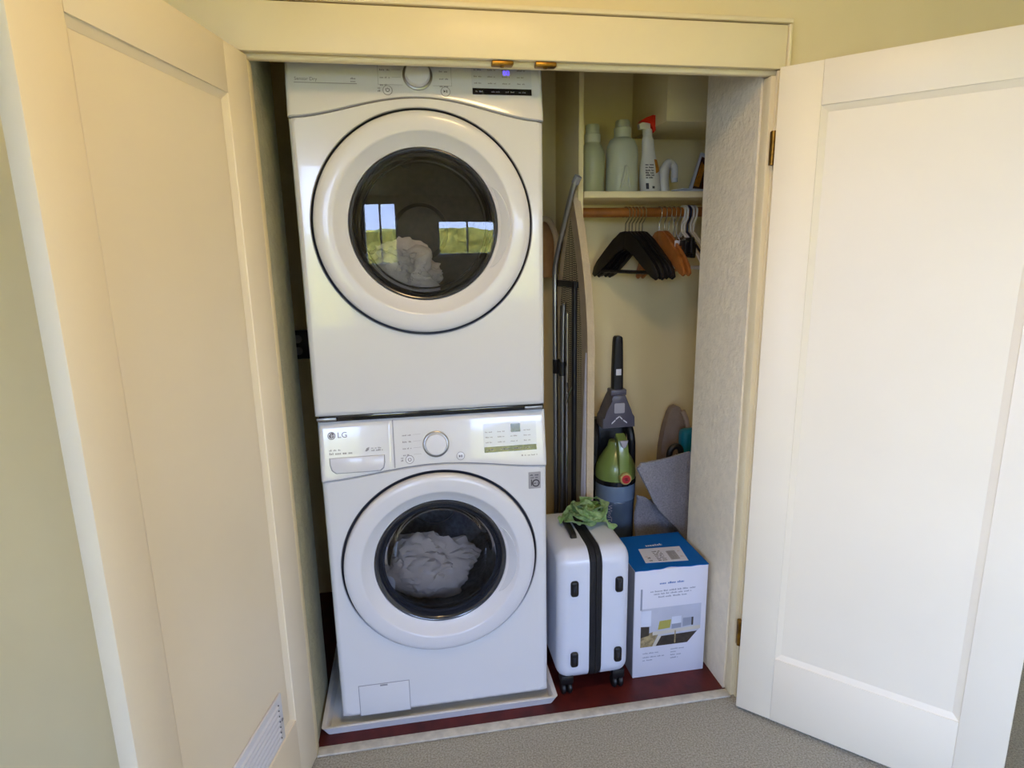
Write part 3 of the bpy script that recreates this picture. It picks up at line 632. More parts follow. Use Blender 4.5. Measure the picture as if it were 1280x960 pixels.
# ------------------------------------------------------------------ carton
bx0, bx1, by0, by1, bz = 0.664, 0.936, 0.046, 0.298, 0.424
ct = thing('carton', 'white product carton with blue lid and a room photograph on its front', 'box', ((bx0 + bx1) / 2, (by0 + by1) / 2, 0.001))
cf = obj('carton_body', box(B(), bx0, bx1, by0, by1, 0.0015, bz - 0.002, 0.002), M['whitecard'], ct)
obj('side_sheet', box(B(), bx0 - 0.0008, bx0 - 0.0001, by0 + 0.004, by1 - 0.002, 0.004, bz - 0.004), M['sidecard'], ct)  # plain grey sheet over the carton's left side
bm = B(); pts = [(bx0 + 0.0, by1)] ; n = 24
fr = [(bx0 + (bx1 - bx0) * i / n, by0 - 0.0012 + (0.010 * math.exp(-((i - 12) / 2.6) ** 2)) + 0.0012 * math.sin(i * 1.3)) for i in range(n + 1)]
prism(bm, fr + [(bx1, by1), (bx0, by1)], upright(0, 0, 0), bz - 0.0018, bz + 0.001); lid = obj('lid', bm, M['bluebox'], ct, label='blue lid')
Tt = upright(0, 0, bz + 0.0011)
bm = B(); prism(bm, [(0.720, 0.092), (0.876, 0.080), (0.890, 0.186), (0.732, 0.194)], Tt, 0, 0.0006); slb = obj('shipping_label', bm, M['whitecard'], lid, label='white shipping label')
bm = B(); T3 = upright(0, 0, bz + 0.0018)
for k in range(13):
    wv = 0.0008 + 0.0014 * random.random(); x = 0.820 + k * 0.0026; prism(bm, [(x, 0.096), (x + wv, 0.096), (x + wv + 0.004, 0.160), (x + 0.004, 0.160)], T3, 0, 0.0002)
for k in range(7): dashes(bm, T3, 0.772, 0.806, 0.096 + k * 0.011, 0.006, 0.014, 80 + k)
for k in range(2): dashes(bm, T3, 0.740, 0.752 + 0.006 * k, 0.100 + k * 0.018, 0.009, 0.02, 90 + k)
obj('label_print', bm, M['labelprint'], slb, smooth=False, kind='stuff')
bm = B(); dashes(bm, T3, 0.734, 0.746, 0.130, 0.007, 0.012, 95); dashes(bm, T3, 0.862, 0.876, 0.110, 0.007, 0.012, 96); dashes(bm, T3, 0.866, 0.880, 0.150, 0.007, 0.012, 97); obj('pale_print', bm, M['pinkish'], slb, smooth=False, kind='stuff')
bm = B(); dashes(bm, upright(0, 0, bz + 0.0012), 0.768, 0.842, 0.207, 0.014, 0.08, 7); obj('lid_lettering', bm, M['whitecard'], lid, smooth=False, kind='stuff')
# printed front
Tf = front(0, by0 - 0.0002, 0)
prt = thing  # (front print is one flat printed sheet with several inks)
bm = B()
def ink(poly, mi, lvl): prism(bm, poly, Tf, 0.0001 * lvl, 0.0001 * lvl + 0.0001, mi)
ink([(0.690, 0.122), (0.868, 0.122), (0.916, 0.176), (0.916, 0.274), (0.690, 0.274)], 0, 1)       # pale room wall
ink([(0.686, 0.270), (0.693, 0.270), (0.693, 0.352), (0.686, 0.352)], 1, 1)
ink([(0.690, 0.205), (0.728, 0.205), (0.728, 0.266), (0.690, 0.266)], 2, 2)                       # window in the picture
ink([(0.754, 0.186), (0.800, 0.189), (0.804, 0.222), (0.760, 0.220)], 3, 2)                       # yellow pillow
ink([(0.806, 0.184), (0.842, 0.186), (0.842, 0.232), (0.806, 0.232)], 2, 3); ink([(0.806, 0.184), (0.842, 0.186), (0.842, 0.204), (0.806, 0.203)], 1, 4)
ink([(0.848, 0.188), (0.888, 0.192), (0.888, 0.222), (0.848, 0.222)], 1, 3); ink([(0.881, 0.190), (0.888, 0.190), (0.888, 0.222), (0.881, 0.222)], 5, 4)
ink([(0.690, 0.122), (0.735, 0.122), (0.756, 0.166), (0.735, 0.180), (0.690, 0.166)], 4, 2); ink([(0.690, 0.160), (0.722, 0.168), (0.722, 0.202), (0.690, 0.205)], 5, 3)
ink([(0.735, 0.166), (0.916, 0.172), (0.916, 0.186), (0.735, 0.180)], 6, 3)
ink([(0.740, 0.122), (0.868, 0.122), (0.904, 0.164), (0.764, 0.160)], 5, 3); ink([(0.735, 0.122), (0.748, 0.122), (0.768, 0.160), (0.757, 0.162)], 6, 4); ink([(0.818, 0.126), (0.823, 0.126), (0.823, 0.176), (0.818, 0.176)], 4, 5)
obj('front_picture', bm, [M['wallpic'], M['greypic'], M['palepic'], M['yellowpic'], M['tanpic'], M['darkpic'], M['shelfpic']], cf, smooth=False, kind='stuff', label='printed photograph of a room shelf')
bm = B(); dashes(bm, Tf, 0.756, 0.846, 0.364, 0.008, 0.030, 71); obj('headline_print', bm, M['bluetext'], cf, smooth=False, kind='stuff')
bm = B()
for z, a, b in ((0.336, 0.722, 0.892), (0.325, 0.735, 0.875), (0.313, 0.752, 0.858)): dashes(bm, Tf, a, b, z, 0.006, 0.022, int(z * 1000))
for z, a, b in ((0.094, 0.700, 0.760), (0.078, 0.700, 0.782), (0.066, 0.700, 0.740)): dashes(bm, Tf, a, b, z, 0.005, 0.020, int(z * 1000))
for z, a, b in ((0.100, 0.806, 0.858), (0.088, 0.806, 0.826), (0.076, 0.806, 0.846), (0.064, 0.806, 0.836)): dashes(bm, Tf, a, b, z, 0.005, 0.020, int(z * 1000) + 5)
obj('small_print', bm, M['greypic'], cf, smooth=False, kind='stuff')

# ------------------------------------------------------------------ upright vacuum
vx, vy = 0.768, 0.565
vc = thing('vacuum_cleaner', 'green and grey upright vacuum cleaner with a black handle behind the suitcase', 'vacuum cleaner', (vx, vy, 0.001))
obj('floor_head', box(B(), vx - 0.16, vx + 0.115, 0.47, 0.78, 0.004, 0.12, 0.03, 4), M['black'], vc)
obj('dust_cup', lathe(B(), [(0.0, 0.14), (0.072, 0.14), (0.078, 0.16), (0.081, 0.46), (0.083, 0.482), (0.081, 0.486)], upright(vx, vy, 0), 48), M['vgrey'], vc, label='smoky translucent dust cup')
obj('cup_band', lathe(B(), [(0.081, 0.484), (0.0845, 0.488), (0.0845, 0.552), (0.0815, 0.556)], upright(vx, vy, 0), 48), M['vgrey2'], vc, label='lighter grey cup band')
obj('cup_seal', lathe(B(), [(0.083, 0.553), (0.0865, 0.556), (0.0865, 0.572), (0.083, 0.576)], upright(vx, vy, 0), 48), M['dark'], vc)
ld = obj('cup_lid', lathe(B(), [(0.084, 0.572), (0.0845, 0.60), (0.081, 0.625), (0.070, 0.652), (0.050, 0.685), (0.036, 0.705), (0.030, 0.73), (0.0, 0.735)], upright(vx, vy, 0), 48), M['vgreen'], vc, label='olive green cup lid')
bm = B(); prism(bm, [(-0.093, 0.578), (-0.096, 0.60), (-0.088, 0.70), (-0.070, 0.752), (-0.030, 0.770), (-0.020, 0.750), (-0.055, 0.730), (-0.070, 0.690), (-0.074, 0.585)], frame((vx + 0.006, vy, 0), (0, 1, 0), (0, 0, 1), (1, 0, 0)), -0.021, 0.021, bev=0.006); lh = obj('lid_handle', bm, M['vgreen'], ld)
bm = prism(B(), [(-0.018, 0.012), (0.018, 0.012), (0.010, -0.014), (0.0, -0.022), (-0.010, -0.014)], front(vx + 0.006, vy - 0.076, 0.742), 0.0, 0.010, bev=0.003); obj('release_button', bm, M['vlight'], ld, label='light grey release button')
bm = lathe(B(), [(0.0, 0.006), (0.022, 0.006), (0.025, 0.003), (0.025, -0.02)], front(vx + 0.008, vy - 0.105, 0.598), 32); lg = obj('maker_badge', bm, mat('badge_gold', (196, 178, 110), 0.35, metal=0.3), ld, label='round red and gold maker badge')
obj('badge_face', lathe(B(), [(0.0, 0.0075), (0.018, 0.007), (0.018, 0.005)], front(vx + 0.008, vy - 0.105, 0.598), 28), mat('badge_red', (196, 44, 48), 0.35), lg)
bm = B(); Tb = front(vx + 0.008, vy - 0.1126, 0.598); prism(bm, [(-0.013, 0.002), (-0.002, 0.008), (0.010, 0.006), (0.004, 0.001), (0.012, -0.004), (0.0, -0.008), (-0.008, -0.005), (-0.002, -0.001)], Tb, 0, 0.0005); obj('badge_mark', bm, mat('badge_dark_red', (120, 20, 28), 0.4), lg)
dashes_bm = B(); Tv = frame((vx - 0.038, vy - 0.0755, 0.30), (0, 0, 1), (-1, 0, 0), (0.0, -1, 0)); 
text('cup_lettering', 'WindTunnel', 0.026, frame((vx - 0.046, vy - 0.0715, 0.475), (0, 0, -1), (0.86, -0.5, 0), (-0.5, -0.86, 0)), M['vlight'], vc); dashes_bm.free()
# rear spine and shoulders
bm = B(); prism(bm, [(-0.082, 0.10), (0.082, 0.10), (0.086, 0.62), (0.074, 0.80), (-0.074, 0.80), (-0.090, 0.66), (-0.094, 0.50)], frame((vx + 0.004, 0, 0), (1, 0, 0), (0, 0, 1), (0, -1, 0)), -0.72, -0.655, bev=0.012); obj('spine', bm, M['black'], vc)
for q in (-1, 1): obj('side_arm', tube(B(), catmull([(vx + q * 0.072, 0.64, 0.80), (vx + q * 0.078, 0.60, 0.74), (vx + q * 0.084, 0.60, 0.66), (vx + q * 0.092, 0.62, 0.50)], 5), 0.017, 10), M['black'], vc)
obj('hose_knob', lathe(B(), [(0.0, 0.02), (0.020, 0.02), (0.026, 0.012), (0.026, -0.012), (0.0, -0.02)], front(vx - 0.100, 0.60, 0.645), 24), M['black'], vc)
bm = B(); prism(bm, [(-0.070, 0.795), (0.070, 0.795), (0.068, 0.838), (0.046, 0.866), (0.034, 0.915), (0.026, 0.932), (-0.026, 0.932), (-0.034, 0.915), (-0.046, 0.866), (-0.068, 0.838)], front(vx, 0.56, 0), -0.06, 0.03, bev=0.006); nk = obj('neck_housing', bm, M['vmid'], vc, label='purple grey neck housing')
obj('neck_plate', prism(B(), rrect(-0.022, 0.022, 0.858, 0.900, 0.005), front(vx, 0.53, 0), -0.002, 0.003), M['vlight'], nk)
bm = B()
for a, b, c, d in ((-0.032, 0.812, -0.016, 0.826), (-0.014, 0.830, 0.0, 0.840), (0.002, 0.840, 0.014, 0.828), (0.018, 0.824, 0.034, 0.812)):
    prism(bm, [(a, b), (c, d), (c, d + 0.006), (a, b + 0.006)], front(vx, 0.53, 0), 0.0, 0.001)
obj('chevron_mark', bm, M['whitecard'], nk, smooth=False, kind='stuff')
obj('hose_cuff', box(B(), vx - 0.034, vx + 0.034, 0.538, 0.592, 0.928, 0.955, 0.006), M['vmid'], vc)
bm = B(); Lh = []
for z, wv, y, dxh in ((0.950, 0.023, 0.565, 0.000), (1.02, 0.0225, 0.56, -0.002), (1.09, 0.021, 0.555, -0.004), (1.15, 0.019, 0.55, -0.006), (1.168, 0.017, 0.549, -0.006), (1.174, 0.011, 0.549, -0.006)):
    Lh.append([(vx + dxh + px, y + py, z) for px, py in rrect(-wv, wv, -0.018, 0.018, min(0.010, wv * 0.6), 4)])
loft(bm, Lh); hd = obj('handle', bm, M['black'], vc, label='black handle')
obj('handle_tag', box(B(), vx - 0.013, vx + 0.009, 0.5395, 0.5435, 1.014, 1.040, 0.001), M['whitecard'], hd, label='small white tag')

# ------------------------------------------------------------------ grey felt bag and the pieces behind
fb = thing('felt_bag', 'grey felt bag slumped behind the blue lidded carton', 'bag', (0.96, 0.5, 0.001))
def fl(x, z): return -(0.40 + 0.020 * math.sin((x - 0.8) * 9) + 0.03 * (x - 0.8) + 0.010 * noise.noise(Vector((x * 9, z * 9, 1))) - 0.05 * (0.7 - z) * (1 if z < 0.5 else 0.4) * 0.6)
bm = clothpoly(B(), [(0.795, 0.665), (0.808, 0.674), (0.815, 0.686), (0.838, 0.683), (0.90, 0.688), (0.946, 0.694), (1.030, 0.709), (1.050, 0.60), (1.068, 0.466), (1.085, 0.375), (1.105, 0.27), (1.080, 0.262), (1.055, 0.267), (1.03, 0.318), (0.994, 0.37), (0.945, 0.425), (0.893, 0.479), (0.86, 0.545)], front(0, 0, 0), fl, 0.012, 4)
obj('flap', bm, M['felt'], fb)
def fl2(x, z): return -(0.435 + 0.03 * math.sin((x - 0.82) * 12) + 0.03 * abs(math.sin((x + z) * 14)) + 0.012 * noise.noise(Vector((x * 10, z * 10, 4))))
bm = clothpoly(B(), [(0.828, 0.527), (0.86, 0.512), (0.893, 0.485), (0.945, 0.43), (0.994, 0.375), (1.04, 0.30), (1.05, 0.20), (0.835, 0.20)], front(0, 0, 0), fl2, 0.012, 4)
obj('side_wall', bm, M['felt'], fb)
bm = B(); box(bm, 0.896, 1.07, 0.49, 0.585, 0.003, 0.46, 0.04, 4); obj('back_wall', bm, M['felt'], fb)
tb = thing('padded_board', 'taupe fabric covered board with a rounded top leaning behind the grey felt bag', 'board', (1.14, 0.76, 0.001))
ol = [(1.03, 0.003), (1.045, 0.461), (1.051, 0.617), (1.066, 0.71), (1.083, 0.780), (1.098, 0.806), (1.118, 0.813), (1.140, 0.803), (1.158, 0.765), (1.178, 0.69), (1.20, 0.6), (1.22, 0.3), (1.22, 0.003)]
obj('board', prism(B(), ol, front(0, 0, 0), -0.79, -0.745, bev=0.008), M['taupe'], tb)
obj('edge_binding', tube(B(), catmull([(1.145, 0.74, 0.79), (1.160, 0.737, 0.757), (1.178, 0.737, 0.69), (1.20, 0.737, 0.6), (1.22, 0.737, 0.3), (1.22, 0.737, 0.02)], 4), 0.012, 8), M['taupe_edge'], tb, label='paler edge binding')
bm = B(); box(bm, 1.082, 1.24, 0.59, 0.655, 0.0015, 0.742, 0.024, 5); bmesh.ops.remove_doubles(bm, verts=bm.verts, dist=1e-5)
tl = thing('teal_case', 'teal plastic piece with rounded corner between the grey felt bag and the right wall', 'case', (1.16, 0.62, 0.001)); obj('case_body', bm, M['teal'], tl); obj('case_rib', box(B(), 1.10, 1.22, 0.586, 0.592, 0.55, 0.58, 0.002), M['teal'], tl)
hg = obj('handle', tube(B(), catmull([(0.985, 0.515, 0.62), (0.987, 0.515, 0.675), (1.000, 0.515, 0.698), (1.020, 0.515, 0.702), (1.036, 0.515, 0.685), (1.040, 0.515, 0.64)], 5), 0.013, 10), M['black'], tl, label='black rounded handle')
obj('handle_arm', tube(B(), [(1.03, 0.52, 0.66), (1.05, 0.55, 0.62), (1.09, 0.60, 0.60)], 0.012, 8), M['black'], tl)

# ------------------------------------------------------------------ ironing board
ib = thing('ironing_board', 'folded ironing board standing on end between the dryer and the shelf bay', 'ironing board', (0.56, 0.5, 0.001))
ph = math.radians(11.5); S = Vector((-math.sin(ph), math.cos(ph), 0)); Nn = Vector((-math.cos(ph), -math.sin(ph), 0)); A0 = Vector((0.612, 0.385, 0))
TI = frame(A0, S, (0, 0, 1), Nn)
wI, tI = 0.28, 1.735
def outline(e):
    w2 = wI / 2; L = []
    for k in range(0, 25):
        t = 1.12 + (tI - e - 1.12) * k / 24; s = w2 * ((t - 1.12) / (tI - 1.12)) ** 1.9
        L.append((min(s + e, w2), t))
    out = [(e, 0.01 + e)] + [(e, 0.3), (e, 0.6), (e, 0.9)] + L
    return out + [(wI - s, t) for s, t in reversed(out) if abs(wI - 2 * s) > 1e-3]
def clean(L):
    out = []
    for p in L:
        if not out or (abs(p[0] - out[-1][0]) + abs(p[1] - out[-1][1])) > 1e-4: out.append(p)
    return out
obj('cover', prism(B(), clean(outline(0.0)), TI, -0.004, 0.026, bev=0.006), M['beige_cover'], ib, label='beige cloth cover')
bm = B(); o1, o2 = outline(0.002), outline(0.040)
a = [bm.verts.new(TI @ Vector((p[0], p[1], 0.028))) for p in o1[:28]]; b = [bm.verts.new(TI @ Vector((p[0], p[1], 0.030))) for p in o2[:28]]
for i in range(27): bm.faces.new((a[i], a[i + 1], b[i + 1], b[i]))
bmesh.ops.solidify(bm, geom=list(bm.faces), thickness=0.002); obj('cover_hem', bm, M['beige_cover'], ib)
bm = prism(B(), [(0.0, 0.03), (0.034, 0.03), (0.034, 0.62), (0.022, 0.86), (0.006, 1.14), (0.0, 1.14)], TI, 0.0305, 0.0325); obj('cover_lining', bm, M['white_cover'], ib, label='white lining showing along the lower edge')
obj('mesh_top', prism(B(), clean(outline(0.038)), TI, 0.0262, 0.0285), M['mesh'], ib, label='perforated metal underside')
def bar(nm, s0, s1, t0, t1, n0, n1, m=None): return obj(nm, box(B(), s0, s1, t0, t1, n0, n1, 0.002, T=TI), m or M['black'], ib)
bar('support_bar', 0.080, 0.104, 0.05, 1.40, 0.029, 0.042); bar('support_bar', 0.176, 0.206, 0.05, 1.30, 0.029, 0.042); bar('cross_bar', 0.07, 0.262, 1.375, 1.40, 0.030, 0.040)
def tp(s, t, n): return tuple(TI @ Vector((s, t, n)))
lgs = obj('leg_frame', tube(B(), catmull([tp(0.060, 1.765, 0.042), tp(0.075, 1.72, 0.055), tp(0.14, 1.58, 0.062), tp(0.185, 1.48, 0.066), tp(0.20, 1.42, 0.066), tp(0.20, 1.3, 0.066), tp(0.195, 0.9, 0.066), tp(0.19, 0.4, 0.066), tp(0.19, 0.03, 0.066)], 5), 0.0105, 12), M['steel'], ib, label='bent steel leg tube')
obj('foot_cap', tube(B(), [tp(0.052, 1.772, 0.042), tp(0.066, 1.748, 0.048)], 0.014, 10), M['vlight'], ib, label='pale plastic foot cap')
obj('leg', tube(B(), catmull([tp(0.128, 1.31, 0.056), tp(0.135, 1.28, 0.060), tp(0.142, 1.0, 0.060), tp(0.144, 0.5, 0.060), tp(0.144, 0.03, 0.060)], 5), 0.009, 12), M['steel'], ib, label='bright steel leg tube')
obj('leg', tube(B(), [tp(0.112, 1.28, 0.056), tp(0.114, 0.6, 0.056), tp(0.114, 0.03, 0.056)], 0.006, 10), M['chrome'], ib, label='thin steel rod')
for s, t in ((0.197, 1.06), (0.142, 1.06)): obj('collar', tube(B(), [tp(s, t - 0.028, 0.063), tp(s, t + 0.028, 0.063)], 0.014, 10), M['black'], ib)
obj('latch_wire', tube(B(), [tp(0.105, 0.93, 0.06), tp(0.085, 0.97, 0.06), tp(0.07, 1.0, 0.055)], 0.003, 8), M['chrome'], ib)
bn = thing('cloth_bundle', 'dim tan rounded bundle in the gap between the dryer and the ironing board', 'bundle', (0.50, 0.79, 1.40))
obj('bundle_body', lathe(B(), [(0.0, 1.40), (0.05, 1.405), (0.062, 1.45), (0.062, 1.56), (0.05, 1.62), (0.03, 1.645), (0.0, 1.65)], upright(0.50, 0.79, 0), 24), M['tan'], bn)
obj('bundle_rim', tube(B(), catmull([(0.552, 0.74, 1.42), (0.556, 0.735, 1.55), (0.530, 0.735, 1.625), (0.50, 0.735, 1.642), (0.47, 0.735, 1.62)], 5), 0.012, 8), M['beige_cover'], bn, label='paler rim')

# ------------------------------------------------------------------ shelf, rod and what they carry
sh = obj('shelf', box(B(), 0.6025, 1.3495, 0.50, 0.8595, 1.704, 1.727, 0.002), M['closet'], cat='shelf', label='cream painted shelf holding the bottles')
rd = thing('closet_rod', 'brown wooden closet rod under the cream shelf', 'rod', (0.98, 0.66, 1.66))
obj('rod', tube(B(), [(0.626, 0.66, 1.66), (1.33, 0.66, 1.66)], 0.019, 24), M['wood'], rd)
obj('rod_socket', tube(B(), [(0.6025, 0.66, 1.66), (0.630, 0.66, 1.66)], 0.027, 20), M['closet'], rd, label='cream rod socket')
obj('rod_socket', tube(B(), [(1.32, 0.66, 1.66), (1.3495, 0.66, 1.66)], 0.027, 20), M['closet'], rd, label='cream rod socket')
SZ = 1.7275
bt = thing('bottle', 'slim translucent greenish bottle at the left end of the shelf', 'bottle', (0.676, 0.64, SZ))
obj('bottle_body', lathe(B(), [(0.0, 0.0), (0.044, 0.0), (0.048, 0.006), (0.048, 0.13), (0.046, 0.155), (0.036, 0.180), (0.029, 0.190), (0.029, 0.196)], upright(0.676, 0.64, SZ), 40), M['bottle'], bt)
obj('bottle_cap', lathe(B(), [(0.031, 0.192), (0.031, 0.222), (0.027, 0.226), (0.027, 0.252), (0.024, 0.258), (0.0, 0.258)], upright(0.676, 0.64, SZ), 32), M['bottle2'], bt)
b2 = thing('bottle', 'larger translucent white bottle with a waisted body beside the spray bottle', 'bottle', (0.797, 0.64, SZ))
obj('bottle_body', lathe(B(), [(0.0, 0.0), (0.058, 0.0), (0.064, 0.008), (0.0645, 0.06), (0.062, 0.11), (0.063, 0.15), (0.060, 0.180), (0.048, 0.204), (0.034, 0.212), (0.034, 0.216)], upright(0.797, 0.64, SZ), 48, sy=0.8), M['bottle2'], b2)
obj('grip_web', tube(B(), catmull([(0.780, 0.5905, SZ + 0.02), (0.790, 0.586, SZ + 0.07), (0.797, 0.586, SZ + 0.10), (0.806, 0.586, SZ + 0.07), (0.816, 0.5905, SZ + 0.02)], 5), 0.006, 8), M['bottle2'], b2)
obj('bottle_cap', lathe(B(), [(0.033, 0.211), (0.033, 0.247), (0.028, 0.250), (0.028, 0.270), (0.024, 0.276), (0.0, 0.276)], upright(0.797, 0.64, SZ), 32), M['bottle2'], b2)
sp = thing('spray_bottle', 'white spray bottle with a red trigger head on the shelf', 'spray bottle', (0.912, 0.62, SZ))
TS = upright(0.912, 0.62, SZ) @ Matrix.Shear('XY', 4, (-0.09, 0.0))
body = lathe(B(), [(0.0, 0.0), (0.040, 0.0), (0.043, 0.006), (0.042, 0.06), (0.038, 0.10), (0.029, 0.135), (0.025, 0.17), (0.024, 0.20), (0.018, 0.218), (0.014, 0.224)], TS, 40, sy=0.7); sb = obj('spray_body', body, M['spraywhite'], sp)
obj('orange_flank', lathe(B(), [(0.0395, 0.075), (0.0388, 0.098), (0.0325, 0.128)], TS, 10, a0=-1.15, a1=-0.35, sy=0.72), M['orange'], sb)
bm = B(); 
for k, z in enumerate((0.104, 0.094, 0.083, 0.074, 0.065, 0.056)): dashes(bm, TS @ front(0, -0.0310, 0), -0.028, 0.006, z, 0.006, 0.014, 50 + k)
obj('label_print', bm, M['labelprint'], sb, smooth=False, kind='stuff')
bm = B(); prism(bm, [(-0.030, 0.016), (-0.018, 0.016), (-0.018, 0.038), (-0.030, 0.038)], TS @ front(0, -0.0315, 0), 0, 0.0004); prism(bm, [(-0.004, 0.018), (0.006, 0.018), (0.006, 0.027), (-0.004, 0.027)], TS @ front(0, -0.0315, 0), 0, 0.0004); obj('label_blocks', bm, M['labelprint'], sb, smooth=False, kind='stuff')
TH = TS @ front(0, 0, 0.0)
obj('trigger_collar', lathe(B(), [(0.019, 0.216), (0.020, 0.238), (0.016, 0.242), (0.0, 0.242)], TS, 24), M['spraywhite'], sp)
obj('nozzle_block', prism(B(), [(-0.034, 0.240), (0.010, 0.240), (0.010, 0.262), (-0.016, 0.268), (-0.036, 0.258)], TH, -0.013, 0.013, bev=0.003), M['spraywhite'], sp)
obj('trigger_head', prism(B(), [(-0.032, 0.264), (-0.026, 0.272), (-0.006, 0.282), (0.022, 0.292), (0.032, 0.290), (0.030, 0.262), (0.030, 0.236), (0.022, 0.228), (0.014, 0.238), (0.012, 0.262), (-0.012, 0.266)], TH, -0.0155, 0.0155, bev=0.003), M['red'], sp, label='red trigger head')
wn = thing('white_nozzle', 'small bent white nozzle standing right of the spray bottle', 'nozzle', (0.985, 0.63, SZ))
obj('nozzle_tube', tube(B(), catmull([(0.972, 0.63, SZ + 0.004), (0.968, 0.63, SZ + 0.06), (0.976, 0.63, SZ + 0.105), (0.995, 0.63, SZ + 0.118), (1.012, 0.63, SZ + 0.10), (1.014, 0.63, SZ + 0.062)], 6), [0.022] * 6 + [0.020] * 6 + [0.017] * 6 + [0.015] * 6 + [0.014] * 6 + [0.015], 14), M['spraywhite'], wn)
obj('nozzle_tip', tube(B(), [(1.014, 0.63, SZ + 0.064), (1.016, 0.63, SZ + 0.046)], 0.012, 12), M['panelgrey'], wn)
pl = thing('paper_stack', 'few white papers lying flat at the right end of the shelf', 'papers', (1.05, 0.58, SZ))
for k, (x, y, rz) in enumerate(((1.04, 0.58, 0.1), (1.05, 0.585, -0.12), (1.045, 0.575, 0.3))):
    obj('sheet', box(B(), -0.05, 0.05, -0.035, 0.035, 0, 0.004, T=upright(x, y, SZ + 0.0002 + k * 0.0043) @ Matrix.Rotation(rz, 4, 'Z')), M['whitecard'], pl)
bc = thing('print_card', 'tilted white edged card with an orange brown print at the right end of the shelf', 'card', (1.14, 0.66, SZ))
TC = front(0, 0.66, 0)
obj('card', prism(B(), [(1.088, SZ + 0.002), (1.180, SZ + 0.002), (1.195, SZ + 0.15), (1.140, SZ + 0.165)], TC, -0.012, 0.0, bev=0.001), M['whitecard'], bc)
obj('card_print', prism(B(), [(1.106, SZ + 0.018), (1.172, SZ + 0.018), (1.185, SZ + 0.135), (1.143, SZ + 0.148)], TC, 0.0002, 0.0008), M['brownprint'], bc, label='dark brown print')
obj('card_print', prism(B(), [(1.112, SZ + 0.035), (1.136, SZ + 0.030), (1.158, SZ + 0.11), (1.143, SZ + 0.13)], TC, 0.0009, 0.0013), M['orange'], bc, label='orange print')

# hangers: local frame, arms along y, rod axis at the origin
def hook_pts(r, drop, side=1):
    P = [(0, side * r * math.cos(a), r * math.sin(a)) for a in [math.radians(q) for q in range(-50, 181, 21)]]
    return P + [(0, -side * r * 0.9, -r * 0.7), (0, -side * r * 0.25, -r * 1.6), (0, 0, -r * 2.0), (0, 0, -drop)]
def make_hanger(kind):
    t = thing({'black': 'black_hanger', 'wood': 'wooden_hanger', 'white': 'white_hanger', 'navy': 'navy_hanger', 'clip': 'clip_hanger'}[kind], 'x', 'hanger')
    hr = 0.0265
    if kind in ('black', 'wood'):
        obj('hook', tube(B(), catmull(hook_pts(0.0225, 0.085), 2), 0.0022, 8), M['chrome'], t, label='steel hook')
        m = M['black'] if kind == 'black' else M['hangwood']; th = 0.0055
        L = [(0.0, -0.072), (0.028, -0.076), (0.065, -0.104), (0.115, -0.150), (0.160, -0.194), (0.182, -0.222), (0.190, -0.252), (0.176, -0.262), (0.150, -0.250), (0.105, -0.212), (0.055, -0.166), (0.0, -0.140)]
        Tn = frame((0, 0, 0), (0, 1, 0), (0, 0, 1), (1, 0, 0))
        for q in (-1, 1):
            obj('arm', prism(B(), [(q * y, z) for y, z in L], Tn, -th, th, bev=0.003), m, t)
        if kind == 'black':
            obj('trouser_bar', tube(B(), [(0, -0.165, -0.236), (0, 0.165, -0.236)], 0.0055, 8), m, t)
        else:
            obj('trouser_bar', tube(B(), [(0, -0.165, -0.236), (0, 0.165, -0.236)], 0.0055, 8), m, t)
    elif kind in ('white', 'navy'):
        m = M['spraywhite'] if kind == 'white' else M['navy']
        obj('hook', tube(B(), catmull(hook_pts(0.024, 0.080), 2), 0.0048, 8), m, t)
        obj('frame', tube(B(), catmull([(0, 0, -0.078), (0, 0.05, -0.11), (0, 0.15, -0.185), (0, 0.165, -0.21), (0, 0.13, -0.22), (0, -0.13, -0.22), (0, -0.165, -0.21), (0, -0.15, -0.185), (0, -0.05, -0.11), (0, 0, -0.078)], 4), 0.0045, 8), m, t)
    else:
        obj('hook', tube(B(), catmull(hook_pts(0.0225, 0.10), 2), 0.0022, 8), M['chrome'], t)
        obj('bar', tube(B(), [(0, -0.16, -0.115), (0, -0.05, -0.105), (0, 0, -0.10), (0, 0.05, -0.105), (0, 0.16, -0.115)], 0.0024, 8), M['chrome'], t)
        for y in (-0.13, 0.12):
            c = obj('clip', box(B(), -0.009, 0.009, y - 0.022, y + 0.022, -0.172, -0.110, 0.004), M['black'], t, label='black clip')
            obj('clip_spring', tube(B(), [(-0.013, y, -0.135), (0.013, y, -0.135)], 0.006, 8), M['chrome'], c)
    return t
def dup(r):
    c = r.copy(); COL.objects.link(c)
    for ch in r.children:
        k = ch.copy(); COL.objects.link(k); k.parent = c
        for g in ch.children:
            d = g.copy(); COL.objects.link(d); d.parent = k
    return c
ordn = ['leftmost', 'second', 'third', 'fourth', 'fifth', 'sixth', 'seventh']
def hang(kind, spots, lab, grp):
    proto = make_hanger(kind); bpy.context.view_layer.update()
    copies = [proto] + [dup(proto) for _ in spots[1:]]
    for i, (o, (x, rz, rx)) in enumerate(zip(copies, spots)):
        o.location = (x, 0.66, 1.6585); o.rotation_euler = (rx, 0, math.radians(rz)); o['label'] = lab(i); o['group'] = grp
hang('black', [(0.826 + 0.0142 * i, (25, 24.6, 24, 23.6, 23, 22.6)[i], (0.02, 0.0, 0.02, 0.0, -0.015, 0.01)[i]) for i in range(6)], lambda i: (ordn[i] + ' black hanger on the wooden rod' if i == 0 else ordn[i] + ' black hanger from the left on the wooden rod'), 'black hangers on the rod')
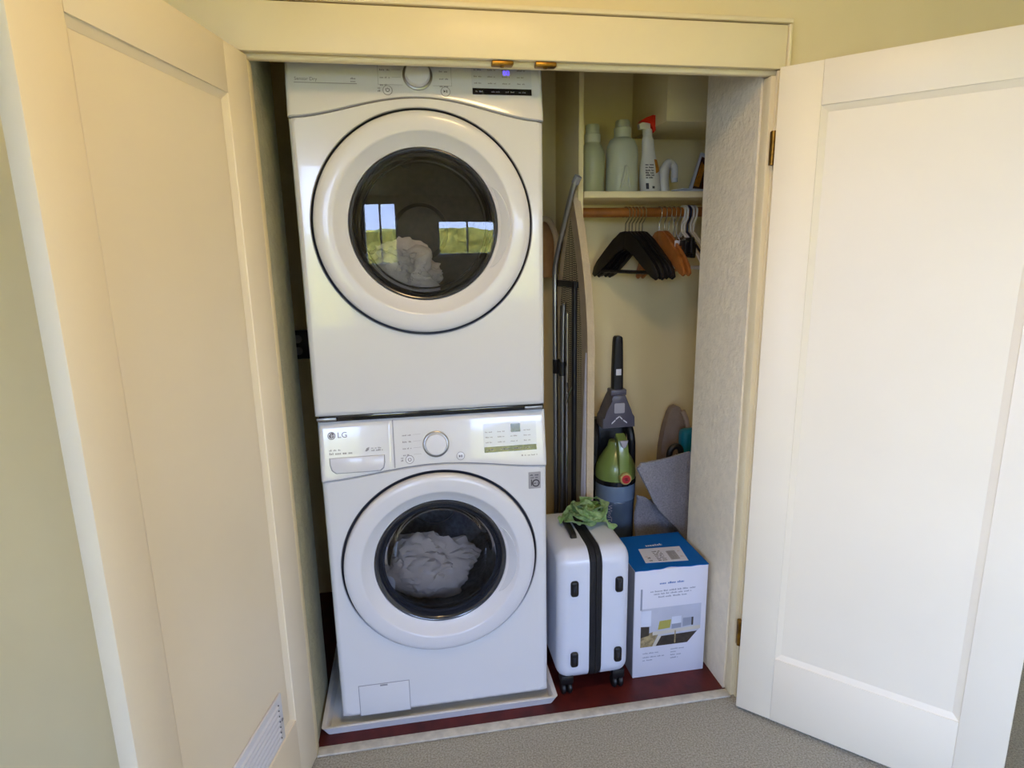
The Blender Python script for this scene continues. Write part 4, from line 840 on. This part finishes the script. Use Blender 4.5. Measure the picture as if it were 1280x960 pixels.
hang('wood', [(0.968, 8, -0.06), (0.990, 8, -0.06)], lambda i: ('left one' if i == 0 else 'right one') + ' of the two orange brown wooden hangers', 'wooden hangers on the rod')
hang('clip', [(1.012, 5, 0.03), (1.031, 5, -0.05), (1.050, 4, 0.08)], lambda i: ('leftmost', 'middle', 'rightmost')[i] + ' steel hanger with black clips right of the wooden hangers', 'clip hangers on the rod')
hang('white', [(1.069, 3, 0.0), (1.081, 3, 0.03), (1.107, 3, -0.03), (1.120, 3, 0.0)], lambda i: ('leftmost', 'second', 'third', 'rightmost')[i] + ' white plastic hanger near the right end of the rod', 'white hangers on the rod')
hang('navy', [(1.094, 3, 0.02)], lambda i: 'dark navy plastic hanger between the white hangers', 'navy hanger on the rod')
tg = thing('hanger_tag', 'small white tag with a dark mark hanging among the clip hangers', 'tag', (1.02, 0.565, 1.50))
obj('tag_card', box(B(), 0.995, 1.040, 0.5605, 0.5625, 1.505, 1.545, 0.001), M['whitecard'], tg); obj('tag_mark', box(B(), 1.015, 1.022, 0.5595, 0.5604, 1.513, 1.535), M['labelprint'], tg); obj('tag_string', tube(B(), [(1.018, 0.5615, 1.543), (1.02, 0.60, 1.57), (1.024, 0.655, 1.645)], 0.0012, 6), M['whitecard'], tg)

# ------------------------------------------------------------------ ceiling lamp in the room
lm = thing('ceiling_lamp', 'round flush ceiling lamp in the room in front of the closet', 'lamp', (0.25, -1.0, H))
obj('lamp_base', lathe(B(), [(0.0, 0.0), (0.17, 0.0), (0.17, -0.03), (0.0, -0.03)], upright(0.25, -1.0, H - 0.001), 40), M['winframe'], lm)
obj('lamp_shade', lathe(B(), [(0.155, -0.031), (0.15, -0.05), (0.11, -0.075), (0.0, -0.09)], upright(0.25, -1.0, H), 40), M['lamp_glass'], lm)
ll = bpy.data.lights.new('lamp_light', 'AREA'); ll.shape = 'DISK'; ll.size = 0.30; ll.energy = LAMP_POWER; ll.color = (1.0, 0.68, 0.33)
lo = bpy.data.objects.new('lamp_light', ll); COL.objects.link(lo); lo.location = (0.25, -1.0, H - 0.10); lo.parent = None
